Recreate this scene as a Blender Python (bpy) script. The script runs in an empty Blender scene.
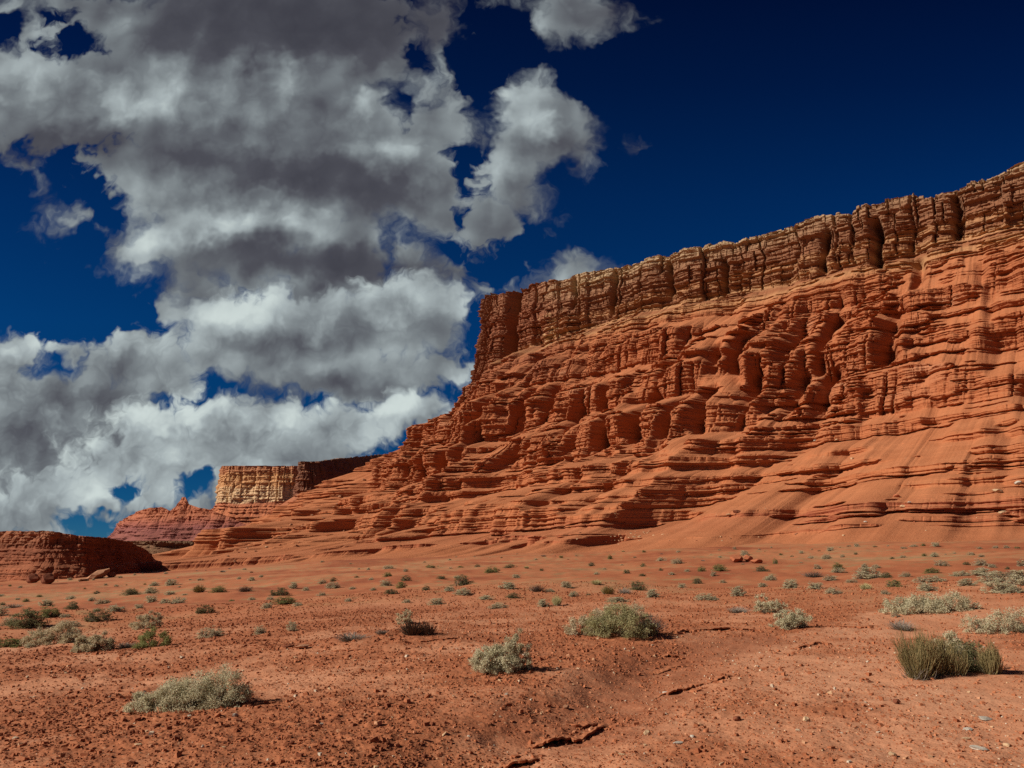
import bpy, math, random
import numpy as np

# ------------------------------------------------------------------ scene, camera, sun, exposure
scn = bpy.context.scene
col = scn.collection
CAM_Z = 1.6
PITCH = math.radians(11.9)
FPX = 796.0                       # focal length in photo pixels (1024 wide)
cam_d = bpy.data.cameras.new('camera')
cam_d.sensor_width = 36.0
cam_d.lens = 36.0 * FPX / 1024.0
cam_d.clip_start = 0.1
cam_d.clip_end = 30000.0
cam = bpy.data.objects.new('camera', cam_d)
col.objects.link(cam)
cam.location = (0, 0, CAM_Z)
cam.rotation_euler = (math.pi / 2 + PITCH, 0, 0)
scn.camera = cam

SUN_AZ = math.radians(-107.0)      # bearing of the sun from +Y, negative = to the left
SUN_EL = math.radians(33.0)
sun_dir = (math.sin(SUN_AZ) * math.cos(SUN_EL), math.cos(SUN_AZ) * math.cos(SUN_EL), math.sin(SUN_EL))
sun_d = bpy.data.lights.new('sun', 'SUN')
sun_d.energy = 5.0
sun_d.angle = math.radians(0.5)
sun_d.color = (1.0, 0.94, 0.85)
sun = bpy.data.objects.new('sun', sun_d)
col.objects.link(sun)
from mathutils import Vector
sun.rotation_euler = Vector(sun_dir).to_track_quat('Z', 'Y').to_euler()

scn.view_settings.view_transform = 'Standard'
scn.view_settings.look = 'None'
scn.view_settings.exposure = 0.22
scn.view_settings.gamma = 1.0
scn.view_settings.use_curve_mapping = False
scn.render.engine = 'CYCLES'
scn.cycles.use_denoising = False
scn.cycles.max_bounces = 4
scn.cycles.diffuse_bounces = 2
scn.cycles.use_adaptive_sampling = False


def ray(px, py):
    """direction of a photo pixel as (u, w) = (x/y, z/y) in the world"""
    xr = (px - 512.0) / FPX
    yr = (384.0 - py) / FPX
    f = math.cos(PITCH) - yr * math.sin(PITCH)
    up = math.sin(PITCH) + yr * math.cos(PITCH)
    return xr / f, up / f


# ------------------------------------------------------------------ small node language
class S:
    """a shader socket with arithmetic"""
    def __init__(self, nt, sock):
        self.nt, self.sock = nt, sock

    def _m(self, op, *a, clamp=False):
        n = self.nt.nodes.new('ShaderNodeMath')
        n.operation = op
        n.use_clamp = clamp
        for i, v in enumerate((self,) + a):
            if isinstance(v, S):
                self.nt.links.new(v.sock, n.inputs[i])
            else:
                n.inputs[i].default_value = v
        return S(self.nt, n.outputs[0])

    def __add__(self, o): return self._m('ADD', o)
    __radd__ = __add__
    def __mul__(self, o): return self._m('MULTIPLY', o)
    __rmul__ = __mul__
    def __sub__(self, o): return self._m('SUBTRACT', o)
    def __rsub__(self, o): return (self * -1.0) + o
    def __truediv__(self, o): return self._m('DIVIDE', o)
    def abs(self): return self._m('ABSOLUTE')
    def pow(self, o): return self._m('POWER', o)
    def max(self, o): return self._m('MAXIMUM', o)
    def min(self, o): return self._m('MINIMUM', o)
    def smax(self, o, d): return self._m('SMOOTH_MAX', o, d)
    def smin(self, o, d): return self._m('SMOOTH_MIN', o, d)

    def step(self, a, b, lo=0.0, hi=1.0, smooth=True):
        n = self.nt.nodes.new('ShaderNodeMapRange')
        n.interpolation_type = 'SMOOTHSTEP' if smooth else 'LINEAR'
        n.clamp = True
        self.nt.links.new(self.sock, n.inputs[0])
        n.inputs[1].default_value = a
        n.inputs[2].default_value = b
        n.inputs[3].default_value = lo
        n.inputs[4].default_value = hi
        return S(self.nt, n.outputs[0])


def vec_op(nt, op, a, b=None, scale=None):
    n = nt.nodes.new('ShaderNodeVectorMath')
    n.operation = op
    for i, v in enumerate((a, b)):
        if v is None: continue
        if isinstance(v, S): nt.links.new(v.sock, n.inputs[i])
        else: n.inputs[i].default_value = v
    if scale is not None:
        if isinstance(scale, S): nt.links.new(scale.sock, n.inputs['Scale'])
        else: n.inputs['Scale'].default_value = scale
    return S(nt, n.outputs['Value'] if op in ('LENGTH', 'DOT_PRODUCT', 'DISTANCE') else n.outputs['Vector'])


def combine(nt, x, y, z):
    n = nt.nodes.new('ShaderNodeCombineXYZ')
    for i, v in enumerate((x, y, z)):
        if isinstance(v, S): nt.links.new(v.sock, n.inputs[i])
        else: n.inputs[i].default_value = v
    return S(nt, n.outputs[0])


def split(nt, v):
    n = nt.nodes.new('ShaderNodeSeparateXYZ')
    nt.links.new(v.sock, n.inputs[0])
    return [S(nt, n.outputs[i]) for i in range(3)]


def noise(nt, v, scale, detail=4.0, rough=0.55, lac=2.0, dist=0.0, color=False, dim='3D'):
    n = nt.nodes.new('ShaderNodeTexNoise')
    n.noise_dimensions = dim
    if v is not None: nt.links.new(v.sock, n.inputs['Vector'])
    n.inputs['Scale'].default_value = scale
    n.inputs['Detail'].default_value = detail
    n.inputs['Roughness'].default_value = rough
    n.inputs['Lacunarity'].default_value = lac
    n.inputs['Distortion'].default_value = dist
    return S(nt, n.outputs['Color'] if color else n.outputs[0])


def voronoi(nt, v, scale, feature='F1', out='Distance', rnd=1.0):
    n = nt.nodes.new('ShaderNodeTexVoronoi')
    n.feature = feature
    nt.links.new(v.sock, n.inputs['Vector'])
    n.inputs['Scale'].default_value = scale
    n.inputs['Randomness'].default_value = rnd
    return S(nt, n.outputs[out])


def mix(nt, fac, a, b, blend='MIX'):
    n = nt.nodes.new('ShaderNodeMix')
    n.data_type = 'RGBA'
    n.blend_type = blend
    if isinstance(fac, S): nt.links.new(fac.sock, n.inputs[0])
    else: n.inputs[0].default_value = fac
    for i, v in ((6, a), (7, b)):
        if isinstance(v, S): nt.links.new(v.sock, n.inputs[i])
        else: n.inputs[i].default_value = (*v[:3], 1.0)
    return S(nt, n.outputs[2])


def ramp(nt, f, stops):
    n = nt.nodes.new('ShaderNodeValToRGB')
    nt.links.new(f.sock, n.inputs[0])
    el = n.color_ramp.elements
    while len(el) < len(stops): el.new(0.5)
    for e, (p, c) in zip(el, stops):
        e.position = p
        e.color = (*c, 1.0)
    return S(nt, n.outputs[0])

# ------------------------------------------------------------------ sky: Nishita air plus cumulus laid out by direction
world = bpy.data.worlds.new('World')
scn.world = world
world.use_nodes = True
wt = world.node_tree
wt.nodes.clear()

# cumulus in four layers, the higher and nearer deck first: direction (photo column, row), half sizes in the same units, tilt in degrees
LAYERS = [
    dict(cloud=[(60, 95, 150, 62, -5), (215, 60, 175, 95, 0), (330, 30, 130, 75, 0), (110, 20, 95, 40, 0), (270, 150, 190, 90, 8),
                (330, 205, 175, 66, -6), (225, 240, 105, 50, 8), (430, 165, 60, 75, 0), (430, 70, 30, 50, 20), (395, 20, 70, 32, 0),
                (165, 255, 38, 26, 0), (484, 212, 46, 24, -28), (300, 268, 130, 30, 0), (290, 284, 105, 22, 0), (420, 215, 70, 46, -15),
                (530, 128, 48, 50, 0), (515, 182, 34, 40, 0), (560, 130, 26, 36, 0), (100, 230, 28, 13, -42), (80, 208, 20, 9, -45), (40, 186, 18, 7, -60),
                (575, 12, 44, 28, -15), (478, 38, 26, 10, 60), (500, 288, 36, 18, 30), (557, 274, 36, 15, 0), (489, 270, 12, 16, 30), (635, 150, 7, 8, 0), (-130, 70, 150, 62, 8), (-60, -80, 220, 90, 0), (260, -95, 300, 95, -4)],
         gap=[(12, 20, 30, 22, 0), (42, 14, 20, 12, 0), (78, 40, 11, 6, 0), (424, 56, 14, 26, 20), (407, 100, 10, 13, 0), (478, 90, 17, 52, 0),
              (470, 165, 13, 38, 0), (455, 252, 60, 13, -14), (104, 205, 14, 8, 0)],
         light=[(150, 85, 130, 50, 0, .07), (250, 225, 120, 34, 4, .10), (395, 130, 60, 40, 0, .07), (285, 72, 28, 24, 0, .15), (130, 105, 36, 22, 0, .09), (18, 62, 40, 34, 0, .11), (360, 100, 20, 14, 0, .12), (525, 118, 36, 34, 0, .17), (205, 110, 40, 20, 0, .05),
                (498, 175, 20, 46, 0, .13), (335, 22, 140, 52, 0, -.17), (220, 25, 90, 50, 0, -.08), (290, 172, 110, 22, -4, -.12), (60, 148, 100, 18, 14, -.12), (565, 165, 22, 40, 0, -.08),
                (340, 262, 130, 18, -4, -.17), (160, 225, 46, 44, 0, .11), (240, 222, 90, 14, 5, .05), (410, 155, 40, 24, 0, .10), (400, 205, 70, 26, 0, -.08), (555, 272, 30, 14, 0, .10), (500, 284, 26, 14, 0, .08)],
         near=1.0, base=0.168),
    dict(cloud=[(25, 385, 75, 50, 0), (60, 352, 18, 11, 0), (130, 362, 52, 34, 0), (60, 430, 110, 60, 0), (165, 378, 34, 24, 0), (15, 480, 90, 56, 0), (-140, 430, 150, 80, 4), (-330, 460, 120, 50, 0)],
         gap=[(60, 364, 14, 6, 10)],
         light=[(50, 448, 80, 24, 0, -.11), (115, 408, 34, 28, 0, -.09), (120, 352, 40, 16, 0, .14), (30, 350, 30, 12, 0, .12), (45, 418, 30, 11, 0, .12), (15, 388, 36, 14, 0, -.08), (165, 372, 24, 20, 0, .06)],
         near=0.0, base=0.25),
    dict(cloud=[(300, 335, 130, 52, 2), (400, 316, 74, 48, 12), (225, 335, 60, 42, 0), (182, 312, 28, 14, 0), (340, 376, 130, 28, 4), (440, 374, 54, 26, 12), (385, 392, 100, 20, 2)],
         gap=[(424, 402, 22, 8, 25), (236, 392, 46, 12, -6)],
         light=[(290, 312, 110, 24, 0, .10), (405, 292, 55, 22, 0, .17), (320, 386, 130, 12, 0, -.14), (440, 338, 26, 22, 0, -.07), (225, 315, 50, 22, 0, .12), (330, 350, 90, 12, 0, -.05), (445, 380, 40, 12, 10, .08)],
         near=0.3, base=0.24),
    dict(cloud=[(190, 428, 76, 33, 0), (265, 434, 95, 34, 0), (345, 434, 78, 26, 10), (405, 414, 52, 21, 14), (185, 470, 110, 36, -8), (90, 500, 95, 34, 0), (250, 478, 55, 24, 0),
                (330, 458, 62, 22, 0), (160, 506, 36, 24, 0), (206, 510, 30, 12, 0), (30, 508, 80, 30, 0), (300, 470, 85, 30, 0)],
         gap=[(126, 490, 13, 8, 20), (188, 496, 7, 12, -40), (404, 456, 36, 12, 18), (130, 531, 60, 8, 0)],
         light=[(170, 414, 50, 16, 0, .20), (250, 414, 60, 14, 0, .14), (400, 406, 44, 10, 14, .20), (110, 494, 40, 18, 0, .14), (300, 452, 60, 12, 0, -.07), (215, 452, 60, 12, 0, -.04), (40, 520, 60, 10, 0, -.08), (25, 498, 40, 12, 0, .06), (150, 470, 40, 12, 0, -.05)],
         near=0.0, base=0.31),
]


def ellipse(nt, p, px, py, rx, ry, rot):
    cu, cw = ray(px, py)
    n = nt.nodes.new('ShaderNodeMapping')
    n.vector_type = 'TEXTURE'
    nt.links.new(p.sock, n.inputs['Vector'])
    n.inputs['Location'].default_value = (cu, cw, 0)
    n.inputs['Rotation'].default_value = (0, 0, math.radians(rot))
    k = 1.04 / FPX
    n.inputs['Scale'].default_value = (rx * k, ry * k, 1e9)      # z only carries the running sum, so that the nodes run one after the other
    return vec_op(nt, 'LENGTH', S(nt, n.outputs[0]))


def layer_field(g, qx, qy, lay):
    """signed distance-like field of one layer, in units of direction"""
    f = None
    for (px, py, rx, ry, rot) in lay['cloud']:
        q = combine(g, qx, qy, 0.0 if f is None else f)
        d = (1.0 - ellipse(g, q, px, py, rx, ry, rot)) * (min(rx, ry) / FPX)
        f = d if f is None else f.smax(d, 0.02)
    for (px, py, rx, ry, rot) in lay['gap']:
        q = combine(g, qx, qy, f)
        d = (ellipse(g, q, px, py, rx, ry, rot) - 1.0) * (min(rx, ry) / FPX * 1.2)
        f = f.smin(d, 0.012)
    return f


def layer_light(g, qx, qy, lay, start):
    lum = start
    for (px, py, rx, ry, rot, k) in lay['light']:
        q = combine(g, qx, qy, lum)
        t = ellipse(g, q, px, py, rx * 1.7, ry * 1.7, rot).step(0.0, 1.0, k * (1.0 + 0.75 * lay['near']), 0.0)
        lum = lum + t
    return lum


def billow(g, p, w2, vs, ns):
    """rounded lobes with ragged edges: (fine field, soft field)"""
    qq = vec_op(g, 'ADD', p, vec_op(g, 'SCALE', w2, scale=0.06))
    v = 0.45 - voronoi2(g, qq, vs)
    fbm = noise(g, qq, ns, 7.0, 0.6, dim='2D') - 0.5
    return v, fbm


def voronoi2(g, v, scale):
    n = g.nodes.new('ShaderNodeTexVoronoi')
    n.voronoi_dimensions = '2D'
    n.feature = 'F1'
    g.links.new(v.sock, n.inputs['Vector'])
    n.inputs['Scale'].default_value = scale
    n.inputs['Detail'].default_value = 2.0
    n.inputs['Roughness'].default_value = 0.5
    n.inputs['Lacunarity'].default_value = 2.3
    return S(g, n.outputs['Distance'])


def _exp(nt, v):
    n = nt.nodes.new('ShaderNodeMath')
    n.operation = 'EXPONENT'
    nt.links.new(v.sock, n.inputs[0])
    return n.outputs[0]


def build_sky(nt):
    tc = nt.nodes.new('ShaderNodeTexCoord')
    d = S(nt, tc.outputs['Generated'])
    x, y, z = split(nt, d)
    yy = y.abs().max(0.22)
    p = combine(nt, x / yy, z / yy, 0.0)
    wz = split(nt, p)[1]
    w1 = vec_op(nt, 'SUBTRACT', noise(nt, p, 6.0, 2.0, 0.55, color=True, dim='2D'), (.5, .5, .5))
    w2 = vec_op(nt, 'SUBTRACT', noise(nt, vec_op(nt, 'ADD', p, (3.1, 7.7, 0)), 19.0, 3.0, 0.6, color=True, dim='2D'), (.5, .5, .5))
    q = vec_op(nt, 'ADD', p, vec_op(nt, 'SCALE', w1, scale=0.04))
    qx, qy, _ = split(nt, vec_op(nt, 'ADD', q, vec_op(nt, 'SCALE', w2, scale=0.045)))
    lx, ly, _ = split(nt, vec_op(nt, 'ADD', p, vec_op(nt, 'SCALE', w2, scale=0.06)))
    v0, n0 = billow(nt, p, w2, 13.0, 10.0)
    v1, n1 = billow(nt, vec_op(nt, 'ADD', p, (2.3, 4.1, 0)), w2, 24.0, 19.0)
    r0 = noise(nt, p, 9.0, 2.0, 0.45, dim='2D')
    r1 = noise(nt, vec_op(nt, 'ADD', p, (-0.016, 0.018, 0)), 9.0, 2.0, 0.45, dim='2D')
    soft = noise(nt, vec_op(nt, 'ADD', p, (5, 0, 0)), 6.0, 1.0, 0.5, dim='2D')
    horizon = z.step(0.0, 0.02)
    lay_out = []
    for lay in LAYERS:
        k = lay['near']
        va = v0 * k + v1 * (1.0 - k)
        na = n0 * k + n1 * (1.0 - k)
        f = layer_field(nt, qx, qy, lay)
        f0 = f + va * (0.014 + 0.016 * k) + na * (0.046 + 0.036 * k) + 0.003
        lo = soft.step(0.38, 0.62, -0.012 - 0.020 * k, -0.004)
        cover = ((f0 - lo) / (0.010 - lo * 1.1)).step(0.0, 1.0) * horizon
        lum = layer_light(nt, lx, ly, lay, f * 0.0)
        rel = (r0 - r1) * 1.0 + va * 0.24 + na * 0.26
        edge = f0.step(0.0, 0.035, 0.05, 0.0)
        v = S(nt, _exp(nt, lum * 3.4 + rel * 2.4 + edge * 5.5)) * lay['base']
        v = v.smin(0.60, 0.30)
        ccol = ramp(nt, v, [(0.0, (0.030, 0.030, 0.042)), (0.09, (0.064, 0.066, 0.081)), (0.2, (0.150, 0.170, 0.184)), (0.4, (0.335, 0.385, 0.395)), (0.7, (0.62, 0.70, 0.67)), (1.0, (0.85, 0.9, 0.86))])
        lay_out.append((cover, ccol))
    sk = nt.nodes.new('ShaderNodeTexSky')
    sk.sky_type = 'NISHITA'
    sk.sun_disc = False
    sk.sun_elevation = SUN_EL
    sk.sun_rotation = SUN_AZ
    sk.altitude = 2500.0
    sk.air_density = 1.0
    sk.dust_density = 0.1
    sk.ozone_density = 4.0
    air = S(nt, sk.outputs[0])
    STR = 0.1
    # polarised deep blue: a filter over the clear air
    fil = ramp(nt, wz.step(0.0, 0.85, smooth=False), [(0.0, (0.045, 0.17, 0.33)), (0.06, (0.018, 0.135, 0.27)), (0.14, (0.009, 0.120, 0.235)), (0.35, (0.006, 0.150, 0.310)), (0.55, (0.005, 0.115, 0.265)), (0.75, (0.004, 0.066, 0.180)), (1.0, (0.002, 0.030, 0.105))])
    n = nt.nodes.new('ShaderNodeMix'); n.data_type = 'RGBA'; n.blend_type = 'MULTIPLY'
    n.inputs[0].default_value = 1.0
    nt.links.new(air.sock, n.inputs[6]); nt.links.new(fil.sock, n.inputs[7])
    air = S(nt, n.outputs[2])
    out = air
    for cover, ccol in lay_out:
        out = mix(nt, cover, out, vec_op(nt, 'SCALE', ccol, scale=1.0 / STR))
    bg = nt.nodes.new('ShaderNodeBackground')
    bg.inputs['Strength'].default_value = STR
    nt.links.new(out.sock, bg.inputs['Color'])
    wo = nt.nodes.new('ShaderNodeOutputWorld')
    nt.links.new(bg.outputs[0], wo.inputs['Surface'])


build_sky(wt)
world.cycles.sampling_method = 'NONE'

# ------------------------------------------------------------------ noise for shaping the land
F = np.float32


def _perm(seed):
    p = np.random.default_rng(seed).permutation(256).astype(np.int32)
    return np.concatenate([p, p, p])


_G = np.array([[1, 1, 0], [-1, 1, 0], [1, -1, 0], [-1, -1, 0], [1, 0, 1], [-1, 0, 1], [1, 0, -1], [-1, 0, -1],
               [0, 1, 1], [0, -1, 1], [0, 1, -1], [0, -1, -1], [1, 1, 0], [-1, 1, 0], [0, -1, 1], [0, -1, -1]], F)


def perlin(x, y=0.0, z=0.0, seed=0):
    x, y, z = np.broadcast_arrays(np.asarray(x, F), np.asarray(y, F), np.asarray(z, F))
    p = _perm(seed)
    flat2 = not np.any(z)
    fx, fy, fz = np.floor(x), np.floor(y), np.floor(z)
    X, Y, Z = fx.astype(np.int32) & 255, fy.astype(np.int32) & 255, fz.astype(np.int32) & 255
    x, y, z = x - fx, y - fy, z - fz
    u, v, w = [t * t * t * (t * (t * 6 - 15) + 10) for t in (x, y, z)]

    def cor(dx, dy, dz):
        h = p[p[p[X + dx] + Y + dy] + Z + dz] & 15
        g = _G[h]
        return g[..., 0] * (x - dx) + g[..., 1] * (y - dy) + g[..., 2] * (z - dz)

    def layer(dz):
        a = cor(0, 0, dz); b = cor(1, 0, dz)
        a += u * (b - a)
        c = cor(0, 1, dz); d = cor(1, 1, dz)
        c += u * (d - c)
        return a + v * (c - a)
    a = layer(0)
    if flat2: return a
    return a + w * (layer(1) - a)


def fbm(x, y=0.0, z=0.0, octv=4, seed=0, gain=0.5, lac=2.03):
    s, a = 0.0, 1.0
    for i in range(octv):
        s = s + a * perlin(x, y, z, seed + i)
        x, y, z = np.asarray(x, F) * lac + 11.3, np.asarray(y, F) * lac + 5.1, np.asarray(z, F) * lac
        a *= gain
    return s


def sstep(a, b, x):
    t = np.clip((np.asarray(x, F) - a) / (b - a), 0, 1)
    return t * t * (3 - 2 * t)


def h01(i, seed=0):
    """hash of integers to 0..1"""
    i = np.asarray(i, np.int64)
    h = (i * 374761393 + seed * 668265263) & 0xFFFFFFFF
    h = ((h ^ (h >> 13)) * 1274126177) & 0xFFFFFFFF
    return ((h ^ (h >> 16)) & 0xFFFF).astype(F) / F(65535)


def blocks(l, width, seed, jitter=0.8):
    """1D cells of uneven width: (cell number, distance to the nearest crack in metres)"""
    c = np.asarray(l, F) / width
    k = np.floor(c).astype(np.int64)

    def edge(i): return i + jitter * (h01(i, seed) - 0.5)
    e0, e1 = edge(k), edge(k + 1)
    up = c >= e1
    dn = c < e0
    k = np.where(up, k + 1, np.where(dn, k - 1, k))
    return k, np.minimum(c - edge(k), edge(k + 1) - c) * width


def new_mesh(name, verts, faces, mat=None, parent=None, smooth=False, attrs=None):
    """link one mesh object from numpy arrays; faces is (n, 3) or (n, 4)"""
    me = bpy.data.meshes.new(name)
    verts = np.asarray(verts, F).reshape(-1, 3)
    faces = np.asarray(faces, np.int32)
    k = faces.shape[1]
    me.vertices.add(len(verts))
    me.vertices.foreach_set('co', verts.ravel())
    me.loops.add(faces.size)
    me.loops.foreach_set('vertex_index', faces.ravel())
    me.polygons.add(len(faces))
    me.polygons.foreach_set('loop_start', np.arange(0, faces.size, k, dtype=np.int32))
    me.polygons.foreach_set('use_smooth', np.full(len(faces), bool(smooth)))
    for an, av in (attrs or {}).items():
        at = me.attributes.new(an, 'FLOAT', 'POINT')
        at.data.foreach_set('value', np.asarray(av, F).ravel())
    me.update(calc_edges=True)
    o = bpy.data.objects.new(name, me)
    col.objects.link(o)
    if mat: me.materials.append(mat)
    if parent: o.parent = parent
    return o


def grid_faces(nr, nc):
    i = np.arange(nr * nc, dtype=np.int32).reshape(nr, nc)
    return np.stack([i[:-1, :-1], i[:-1, 1:], i[1:, 1:], i[1:, :-1]], -1).reshape(-1, 4)


def tag(o, label=None, cat=None, group=None, kind=None):
    if label: o['label'] = label
    if cat: o['category'] = cat
    if group: o['group'] = group
    if kind: o['kind'] = kind
    return o

# ------------------------------------------------------------------ materials of the land
def new_mat(name, rough=0.9):
    m = bpy.data.materials.new(name)
    m.use_nodes = True
    nt = m.node_tree
    nt.nodes.clear()
    out = nt.nodes.new('ShaderNodeOutputMaterial')
    b = nt.nodes.new('ShaderNodeBsdfPrincipled')
    b.inputs['Roughness'].default_value = rough
    b.inputs['Specular IOR Level'].default_value = 0.15
    nt.links.new(b.outputs[0], out.inputs['Surface'])
    return m, nt, b


def attr(nt, name, vector=False):
    n = nt.nodes.new('ShaderNodeAttribute')
    n.attribute_name = name
    return S(nt, n.outputs['Vector'] if vector else n.outputs['Fac'])


def position(nt):
    return S(nt, nt.nodes.new('ShaderNodeNewGeometry').outputs['Position'])


def normal(nt):
    return S(nt, nt.nodes.new('ShaderNodeNewGeometry').outputs['True Normal'])


def bump(nt, b, h, strength, dist):
    n = nt.nodes.new('ShaderNodeBump')
    n.inputs['Strength'].default_value = strength
    n.inputs['Distance'].default_value = dist
    nt.links.new(h.sock, n.inputs['Height'])
    nt.links.new(n.outputs[0], b.inputs['Normal'])


def set_col(nt, b, c):
    nt.links.new(c.sock, b.inputs['Base Color'])


def hsv(nt, c, val):
    return vec_op(nt, 'SCALE', c, scale=val)


def cliff_material(name, stops, z0, z1, dust, dust_amt=0.6, noise_k=1.0, band=0.14, dust_top=None):
    """bedded rock: colour by stratum (vertex attribute in metres), thin beds, stains, dust lying on ledges"""
    m, nt, b = new_mat(name, 0.95)
    p = position(nt)
    st = attr(nt, 'stratum')
    wob = noise(nt, p, 0.05 * noise_k, 3.0, 0.5) - 0.5
    st2 = st + wob * (5.0 / noise_k)
    base = ramp(nt, st2.step(z0, z1, smooth=False), [((z - z0) / (z1 - z0), c) for z, c in stops])
    # thin beds, a few decimetres to metres thick
    q = combine(nt, split(nt, p)[0] * 0.02, split(nt, p)[1] * 0.02, st2 * 0.9)
    beds = noise(nt, q, 1.0 * noise_k, 4.0, 0.7)
    patch = noise(nt, p, 0.11 * noise_k, 5.0, 0.65)
    grain = noise(nt, p, 2.2 * noise_k, 4.0, 0.7)
    val = (1.0 + (beds - 0.5) * (band * 6.0)) * (1.0 + (patch - 0.5) * 0.55) * (1.0 + (grain - 0.5) * 0.5)
    c = hsv(nt, base, val)
    nz = split(nt, normal(nt))[2]
    d = (nz + (grain - 0.5) * 0.5).step(0.35, 0.85, 0.0, dust_amt)
    if dust_top is not None: d = d * st2.step(dust_top, dust_top + 6.0, 1.0, 0.25)
    dcol = hsv(nt, ramp(nt, patch.step(0.3, 0.7), [(0, dust[0]), (1, dust[1])]), 1.0 + (grain - 0.5) * 0.35)
    c = mix(nt, d, c, dcol)
    return m, nt, b, c, dict(p=p, st=st2, grain=grain, patch=patch, nz=nz, beds=beds)

# ------------------------------------------------------------------ ground: one sheet from the camera's feet to the horizon
_AZ = np.radians([-180, -90, -34, -24, -12, 0, 10, 20, 33, 60, 90, 180]).astype(F)
_SL = np.array([-.01, -.02, -.032, -.022, -.006, .004, .012, .020, .026, .030, .02, -.01], F)


def ground_base(x, y):
    x, y = np.asarray(x, F), np.asarray(y, F)
    r = np.hypot(x, y)
    s = np.interp(np.arctan2(x, y), _AZ, _SL).astype(F)
    rr = r * r / (r + 10.0)
    rr = 320.0 * np.tanh(rr / 320.0)
    z = s * rr
    z = z + sstep(4, 30, r) * 0.35 * fbm(x / 14.0, y / 14.0, octv=2, seed=3)
    z = z + sstep(25, 120, r) * 1.0 * fbm(x / 45.0, y / 45.0, octv=2, seed=5)
    # sand gathered in low mounds under a few shrubs
    for mx, my, mr, mh in ((-2.1, 15.0, 1.4, .20), (-3.6, 9.5, .7, .07), (-.1, 10.6, .6, .06), (2.0, 15.2, 1.3, .12), (5.5, 10.5, .9, .06)):
        z = z + mh * np.exp(-((x - mx) ** 2 + (y - my) ** 2) / mr ** 2)
    return z


def poly_dist(x, y, pts):
    """distance to a polyline, side (+ = left of its direction) and arc length along it"""
    best = np.full(np.shape(x), 1e9, F)
    side = np.zeros(np.shape(x), F)
    arc = np.zeros(np.shape(x), F)
    acc = 0.0
    for (x0, y0), (x1, y1) in zip(pts[:-1], pts[1:]):
        dx, dy = x1 - x0, y1 - y0
        L = math.hypot(dx, dy)
        t = np.clip(((x - x0) * dx + (y - y0) * dy) / (L * L), 0, 1)
        ex, ey = x - (x0 + t * dx), y - (y0 + t * dy)
        d = np.hypot(ex, ey)
        k = d < best
        best = np.where(k, d, best)
        side = np.where(k, np.sign(dx * ey - dy * ex), side)
        arc = np.where(k, acc + t * L, arc)
        acc += L
    return best, side, arc


def at0(px, py):
    """where a photo pixel's ray meets the bare ground"""
    u, w = ray(px, py)
    lo, hi = 1.5, 500.0
    d = 1.5
    while d < 500:
        if CAM_Z + w * d < ground_base(u * d, d): break
        lo = d
        d *= 1.01
    hi = d
    for _ in range(20):
        m = (lo + hi) / 2
        if CAM_Z + w * m < ground_base(u * m, m): hi = m
        else: lo = m
    return u * hi, hi


# low scarps of mudstone and the rill between them, traced on the ground
SCARPS = [
    ([(585, 634), (640, 633), (672, 634), (700, 631), (728, 630), (760, 630)], .07), ([(800, 629), (835, 627), (860, 628), (885, 626)], .05),
    ([(660, 658), (672, 656), (690, 656)], .08), ([(795, 650), (812, 646), (822, 642)], .05), ([(655, 669), (690, 662)], .04),
    ([(655, 693), (690, 688), (722, 680), (735, 673)], .06), ([(490, 766), (530, 752), (560, 744)], .075), ([(505, 758), (520, 750)], .06),
    ([(525, 742), (560, 733), (580, 727), (612, 717)], .08), ([(535, 731), (575, 722), (600, 712)], .06), ([(295, 646), (318, 644)], .06),
    ([(240, 646), (285, 644)], .04), ([(330, 652), (380, 649)], .03), ([(410, 646), (470, 640)], .03), ([(900, 640), (960, 637)], .03), ([(60, 656), (140, 653)], .03),
]
SCARPS_W = [([at0(*q) for q in pts], h) for pts, h in SCARPS]
RILL = [at0(*q) for q in [(470, 767), (520, 750), (580, 727), (620, 705), (650, 680), (680, 662), (720, 648), (760, 640)]]


def ground_z(x, y, fine=True):
    x, y = np.asarray(x, F), np.asarray(y, F)
    z = ground_base(x, y)
    r = np.hypot(x, y)
    wob = fbm(x / 0.7, y / 0.7, octv=3, seed=8) * 0.12
    m = (r < 60) & (y > 2)
    if np.any(m):
        d, s, a = poly_dist(x, y, RILL)
        d2 = d + wob
        bank = sstep(-0.1, 1.1, d2)
        LR = sum(math.dist(p, q) for p, q in zip(RILL[:-1], RILL[1:]))
        fade = 1 - sstep(LR - 5.0, LR - 0.5, a)
        z = z - np.where(m, 0.09 * (1 - bank) * fade, 0)
        z = z + np.where(m & (s > 0), fade * 0.12 * sstep(0.1, 1.1, d2) * (1 - sstep(2.5, 6.0, d2)), 0)
    if fine:
        near = 1 - sstep(14, 45, r)
        zone = clod_zone(x, y)
        z = z + near * (0.030 * fbm(x / 0.55, y / 0.55, octv=3, seed=12))
        c = fbm(x / 0.13, y / 0.11, octv=3, seed=14, gain=0.6)
        z = z + near * (0.005 + 0.017 * zone) * np.maximum(c, -0.1)
        z = z + (1 - near) * (1 - sstep(90, 200, r)) * 0.10 * fbm(x / 1.6, y / 1.6, octv=2, seed=16)
    return z


def clod_zone(x, y):
    """1 where dark broken clods lie on the clay, 0 where it is smooth and sandy"""
    d, s, a = poly_dist(x, y, RILL)
    n = fbm(np.asarray(x, F) / 3.2, np.asarray(y, F) / 3.2, octv=4, seed=41, gain=.6)
    left = sstep(-0.6, 0.8, d * s)
    return np.clip((0.30 + 0.32 * left) + n * 0.9, 0, 1)


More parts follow.
